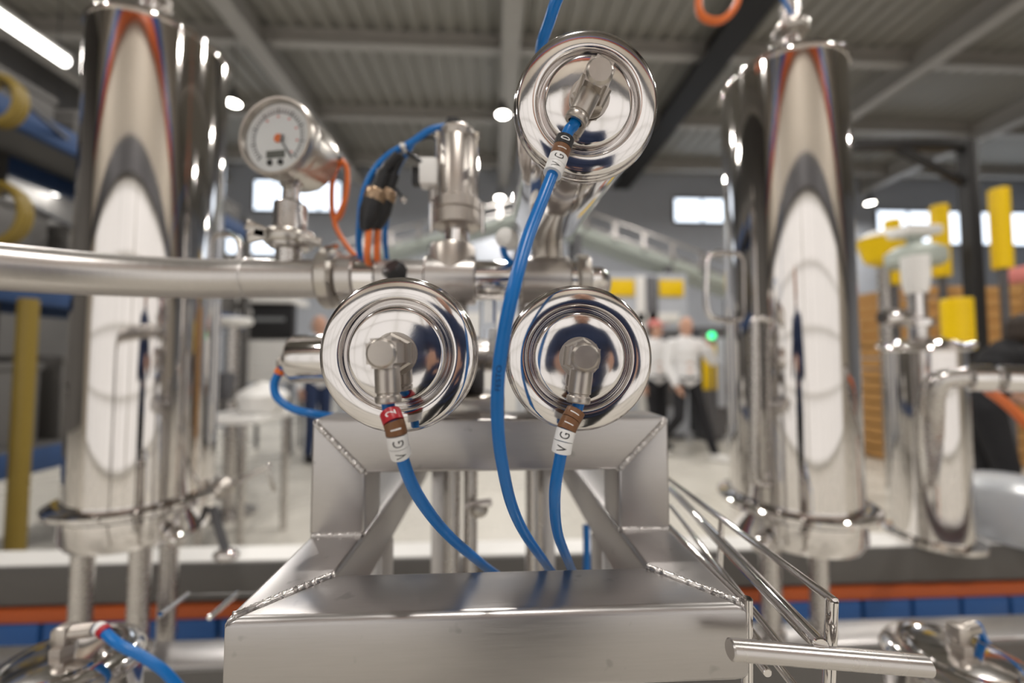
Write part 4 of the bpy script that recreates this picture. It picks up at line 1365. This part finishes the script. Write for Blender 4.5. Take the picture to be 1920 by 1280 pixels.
def crate(label, c, w_, d_, h_, n, mat):
    t = thing('slatted_crate', label, 'crate', c, 'wooden crates on the right')
    bh = h_ / n
    first = None
    for fy in (-1, 1):
        for k in range(n):
            if first is None:
                first = G().box2((c.x - w_ / 2, c.y + fy * d_ / 2 - 0.012, c.z + 0.008), (c.x + w_ / 2, c.y + fy * d_ / 2 + 0.012, c.z + bh - 0.012), 0.003).build('board', mat, t)
            else:
                dup(first, (0, (fy + 1) / 2 * d_, k * bh), t)
    f2 = None
    for fx in (-1, 1):
        for k in range(n):
            if f2 is None:
                f2 = G().box2((c.x + fx * w_ / 2 - 0.012, c.y - d_ / 2 + 0.015, c.z + 0.008), (c.x + fx * w_ / 2 + 0.012, c.y + d_ / 2 - 0.015, c.z + bh - 0.012), 0.003).build('end_board', mat, t)
            else:
                dup(f2, ((fx + 1) / 2 * w_, 0, k * bh), t)
    for fx in (-1, 1):
        for fy in (-1, 1):
            G().box2((c.x + fx * (w_ / 2 - 0.045) - 0.03, c.y + fy * (d_ / 2 - 0.03) - 0.016, c.z), (c.x + fx * (w_ / 2 - 0.045) + 0.03, c.y + fy * (d_ / 2 - 0.03) + 0.016, c.z + h_ - 0.005)).build('corner_batten', mat, t)
    G().box2((c.x - w_ / 2 + 0.02, c.y - d_ / 2 + 0.02, c.z + 0.0), (c.x + w_ / 2 - 0.02, c.y + d_ / 2 - 0.02, c.z + 0.02)).build('bottom', mat, t)


c1 = D(1735, 600, 5.0)
c2 = D(1885, 600, 5.2)
labs1 = ('slatted wooden crate, lowest of the stack nearest the tank', 'slatted wooden crate, middle of the stack nearest the tank', 'slatted wooden crate, top of the stack nearest the tank')
labs2 = ('slatted wooden crate, lowest of the right-edge stack', 'slatted wooden crate, middle of the right-edge stack', 'slatted wooden crate, top of the right-edge stack')
for k in range(3):
    crate(labs1[k], V((c1.x, c1.y, k * 0.69)), 1.35, 0.9, 0.69, 5, 'wood_light')
    crate(labs2[k], V((c2.x + 0.35, c2.y - 0.25, k * 0.72)), 1.3, 0.9, 0.72, 5, 'wood')
pk = D(1862, 508, 5.2)
t = thing('pink_case', 'pink flat case on top of the right-edge crate stack', 'case', (pk.x + 0.2, pk.y - 0.35, 2.16))
G().box((pk.x + 0.2, pk.y - 0.35, 2.16 + 0.1), (0.55, 0.4, 0.2), 0.02).build('shell', 'pink_cloth', t)
G().box((pk.x + 0.2, pk.y - 0.56, 2.16 + 0.12), (0.12, 0.02, 0.03), 0.006).build('handle', 'dark_steel', t)


# =================================================================== BACKGROUND CENTRE: inclined conveyors, machines
def conveyor(label, a, b, legs, wdt=0.6):
    a, b = V(a), V(b)
    t = thing('inclined_conveyor', label, 'conveyor', (a.x, a.y, 0), 'pale green inclined conveyors')
    G().bar(a, b, wdt, 0.06, 0.01).build('belt_bed', 'pale_green', t)
    for s in (-1, 1):
        G().bar(a + V((0, s * wdt / 2, 0.06)), b + V((0, s * wdt / 2, 0.06)), 0.03, 0.12, 0.005).build('side_guard', 'pale_green', t)
        G().bar(a + V((0, s * wdt / 2, 0.42)), b + V((0, s * wdt / 2, 0.42)), 0.03, 0.03).build('rail', 'satin', t)
        n = 7
        for k in range(n + 1):
            q = a.lerp(b, k / n) + V((0, s * wdt / 2, 0))
            G().box2((q.x - 0.03, q.y - 0.015, q.z + 0.05), (q.x + 0.03, q.y + 0.015, q.z + 0.44)).build('rail_post', 'satin', t)
    for f in legs:
        q = a.lerp(b, f)
        for s in (-1, 1):
            G().box2((q.x - 0.05, q.y + s * wdt / 2 - 0.05, 0), (q.x + 0.05, q.y + s * wdt / 2 + 0.05, q.z - 0.03)).build('leg', 'dark_steel', t)


conveyor('pale green inclined conveyor rising behind the pilot valve', P(640, 505, 8.0), P(985, 418, 8.0), (0.05, 0.5, 0.95))
conveyor('pale green inclined conveyor descending right behind the upper actuator', P(1040, 432, 7.0), P(1400, 560, 7.0), (0.1, 0.55, 0.95))


def machine(label, px0, px1, py0, depth, mat, feats):
    a, b = D(px0, py0, depth), D(px1, py0, depth)
    t = thing('process_cabinet', label, 'cabinet', ((a.x + b.x) / 2, (a.y + b.y) / 2, 0))
    yc = (a.y + b.y) / 2
    G().box2((a.x, yc, 0.08), (b.x, yc + 0.42, a.z), 0.02).build('body', mat, t)
    G().box2((a.x + 0.05, yc + 0.05, 0), (b.x - 0.05, yc + 0.38, 0.09)).build('plinth', 'dark_steel', t)
    for (u0, u1, v0, v1, m2, nm) in feats:
        w_ = b.x - a.x
        G().box2((a.x + u0 * w_, yc - 0.03, a.z * v0), (a.x + u1 * w_, yc + 0.01, a.z * v1), 0.008).build(nm, m2, t)
    return t


machine('grey machine cabinet with yellow plates right of the lower right actuator', 1120, 1290, 512, 6.15, 'wall_grey',
        [(0.05, 0.40, 0.86, 0.96, 'yellow_paint', 'plate'), (0.68, 0.95, 0.86, 0.96, 'yellow_paint', 'plate'), (0.42, 0.52, 0.05, 0.98, 'white_paint', 'post'), (0.54, 0.66, 0.05, 0.98, 'dark_steel', 'post'), (0.0, 0.9, 0.70, 0.76, 'white_paint', 'rail'), (0.05, 0.4, 0.3, 0.66, 'dark_steel', 'panel'), (0.70, 0.95, 0.2, 0.66, 'dark_steel', 'panel')])
machine('yellow machine cabinet with green light behind the walking person', 1312, 1362, 612, 6.0, 'dark_steel',
        [(0.05, 0.55, 0.45, 0.85, 'yellow_paint', 'panel'), (0.6, 0.9, 0.3, 0.9, 'wall_grey', 'panel')])
q = D(1335, 629, 5.7)
t = thing('signal_light', 'round green signal light right of the walking person', 'light', (q.x, q.y, 0))
G().cyl((q.x, q.y + 0.02, 0), (q.x, q.y + 0.02, q.z + 0.02), 0.02, n=12).build('pole', 'dark_steel', t)
G().lathe([(0, -0.03), (0.045, -0.03), (0.05, 0.0), (0.035, 0.03), (0, 0.035)], q, (0, -1, 0), 20).build('lens', 'green_glow', t)
machine('low grey machine cabinet behind the two lower actuators', 640, 980, 560, 6.6, 'wall_grey',
        [(0.03, 0.3, 0.1, 0.9, 'white_paint', 'panel'), (0.34, 0.6, 0.1, 0.9, 'navy_paint', 'panel'), (0.64, 0.97, 0.1, 0.9, 'white_paint', 'panel')])

# =================================================================== BACKGROUND LEFT
a, b = D(438, 560, 5.2), D(549, 560, 5.2)
dc = thing('display_cabinet', 'white louvred cabinet with black sign board left of the jeans person', 'cabinet', ((a.x + b.x) / 2, a.y, 0))


def dz(py):
    return D(495, py, 5.2).z


G().box2((a.x + 0.08, a.y, dz(716)), (b.x, a.y + 0.4, dz(636)), 0.01).build('body', 'white_paint', dc)
first = None
nl = 9
for k in range(nl):
    hgt = (dz(640) - dz(714)) / nl
    if first is None:
        first = G().box2((a.x + 0.12, a.y - 0.025, dz(714) + 0.006), (b.x - 0.03, a.y + 0.005, dz(714) + hgt - 0.006), 0.004).build('louvre_slat', 'white_paint', dc)
    else:
        dup(first, (0, 0, k * hgt), dc)
sg = G().box2((a.x, a.y - 0.02, dz(636)), (b.x, a.y + 0.08, dz(568)), 0.006).build('sign_board', 'black_plastic', dc)
G().box2((a.x + 0.06, a.y - 0.024, dz(592)), (a.x + 0.25, a.y - 0.018, dz(580))).build('printed_band', 'white_paint', sg)
G().box2((a.x + 0.28, a.y - 0.024, dz(602)), (b.x - 0.1, a.y - 0.018, dz(595))).build('printed_band', 'dial_grey', sg)
G().box2((a.x + 0.05, a.y - 0.06, dz(568)), (b.x, a.y + 0.42, dz(556)), 0.01).build('top_board', 'white_paint', dc)
for xx in (a.x + 0.13, b.x - 0.06):
    G().bar((xx, a.y + 0.06, dz(716)), (xx + 0.05, a.y + 0.03, 0), 0.04, 0.04).build('leg', 'dark_steel', dc)
    G().bar((xx, a.y + 0.34, dz(716)), (xx, a.y + 0.37, 0), 0.04, 0.04).build('leg', 'dark_steel', dc)

q, zq = ground(438, 606, 3.2)
ps = thing('pedestal_stand', 'white round-topped pedestal stand right of the left tank', 'stand', q)
G().lathe([(0, zq - 0.03), (0.06, zq - 0.03), (0.13, zq - 0.005), (0.135, zq + 0.03), (0.12, zq + 0.045), (0, zq + 0.05)], q, (0, 0, 1), 32).build('top', 'white_paint', ps)
G().cyl((q.x, q.y, 0.02), (q.x, q.y, zq - 0.02), 0.045, n=20).build('column', 'satin', ps)
G().lathe([(0, 0), (0.2, 0), (0.2, 0.015), (0.06, 0.03), (0, 0.03)], q, (0, 0, 1), 32).build('foot', 'satin', ps)
G().box((q.x - 0.02, q.y - 0.05, zq - 0.5), (0.12, 0.1, 0.22), 0.015).build('control_box', 'dark_steel', ps)

q, zq = ground(450, 790, 2.6)
tb2 = thing('work_table', 'pale narrow work table right of the left tank', 'table', q)
G().box2((q.x - 0.22, q.y - 0.15, zq), (q.x + 0.19, q.y + 0.35, zq + 0.045), 0.01).build('top', 'white_paint', tb2)
for dx, dy in ((-0.17, -0.1), (0.08, -0.1), (-0.17, 0.3), (0.14, 0.3)):
    G().cyl((q.x + dx, q.y + dy, 0), (q.x + dx, q.y + dy, zq + 0.01), 0.022, n=14).build('leg', 'satin', tb2)
bg = thing('white_bundle', 'crumpled white bundle lying on the narrow work table', 'bundle', (q.x + 0.08, q.y + 0.1, zq + 0.045))
bmx = bmesh.new()
bmesh.ops.create_icosphere(bmx, subdivisions=3, radius=1)
for v in bmx.verts:
    n_ = math.sin(v.co.x * 5 + 1) * math.cos(v.co.y * 6) * 0.12 + math.sin(v.co.z * 7) * 0.08
    v.co = v.co * (1 + n_)
    v.co = V((v.co.x * 0.15, v.co.y * 0.14, max(-0.085, v.co.z * 0.11)))
G().from_bm(bmx, Matrix.Translation((q.x + 0.08, q.y + 0.1, zq + 0.045 + 0.085))).build('cloth', 'white_paint', bg)

# storage rack along the left
rk = thing('storage_rack', 'dark storage rack with blue beams at the left edge', 'rack', (-3.1, 2.6, 0))
for yy in (1.3, 2.9, 4.5):
    for xx in (-3.5, -2.75):
        G().box2((xx - 0.04, yy - 0.04, 0), (xx + 0.04, yy + 0.04, 2.78), 0.004).build('upright', 'skid_grey', rk)
for zz in (0.55, 1.55, 2.55):
    for xx in (-3.5, -2.75):
        G().box2((xx - 0.03, 1.3, zz), (xx + 0.03, 4.5, zz + 0.14), 0.004).build('beam', 'navy_paint', rk)
    G().box2((-3.5, 1.32, zz + 0.13), (-2.75, 4.48, zz + 0.155)).build('shelf_board', 'wall_dark', rk)
    for k in range(5):
        yy = 1.5 + k * 0.62
        hh_ = (0.35 + 0.3 * random.random()) * (0.45 if zz > 2 else 1)
        mm = random.choice(['wall_dark', 'dark_steel', 'wall_dark', 'skid_grey', 'wall_dark'])
        bxo = thing('storage_box', 'storage box on the rack, %s shelf, %s from the near end' % ({0.55: 'lowest', 1.55: 'second', 2.55: 'top'}[zz], ('first', 'second', 'third', 'fourth', 'fifth')[k]), 'box', (-3.1, yy + 0.25, zz + 0.155), 'boxes on the storage rack')
        G().box2((-3.42, yy, zz + 0.155), (-2.82, yy + 0.5, zz + 0.155 + hh_), 0.012).build('shell', mm, bxo)
        G().box2((-3.43, yy - 0.01, zz + 0.155 + hh_ - 0.05), (-2.81, yy + 0.51, zz + 0.155 + hh_), 0.01).build('lid', mm, bxo)
q, zq = ground(54, 560, 2.2)
G_ = thing('yellow_post', 'dull yellow upright post left of the left tank', 'post', q)
G().cyl((q.x, q.y, 0.015), (q.x, q.y, zq), 0.042, n=20, ch=0.004).build('pole', 'yellow_hose', G_)
G().cyl((q.x, q.y, 0), (q.x, q.y, 0.016), 0.09, n=24).build('base_plate', 'dark_steel', G_)
for (py_, rad_, lab) in ((185, 0.12, 'upper yellow hose coil at the left edge'), (398, 0.145, 'lower yellow hose coil at the left edge')):
    c_ = D(-8, py_, 2.0)
    t = thing('hose_coil', lab, 'hose', c_, 'yellow hose coils hung at the left edge')
    for kk in range(3):
        pts = [c_ + V((rad_ * math.cos(2 * PI * j / 16) * (1 - 0.03 * kk) * 0.85, 0.02 * kk, rad_ * math.sin(2 * PI * j / 16) * (1 - 0.03 * kk))) for j in range(16)]
        G().tube(pts, 0.018, n=10, sub=4, closed=True).build('turn', 'yellow_hose', t)
    G().bar(c_ + V((0, 0.02, rad_ - 0.02)), V((-2.75, c_.y + 0.6, c_.z + rad_ - 0.02)), 0.02, 0.02).build('hook', 'dark_steel', t)
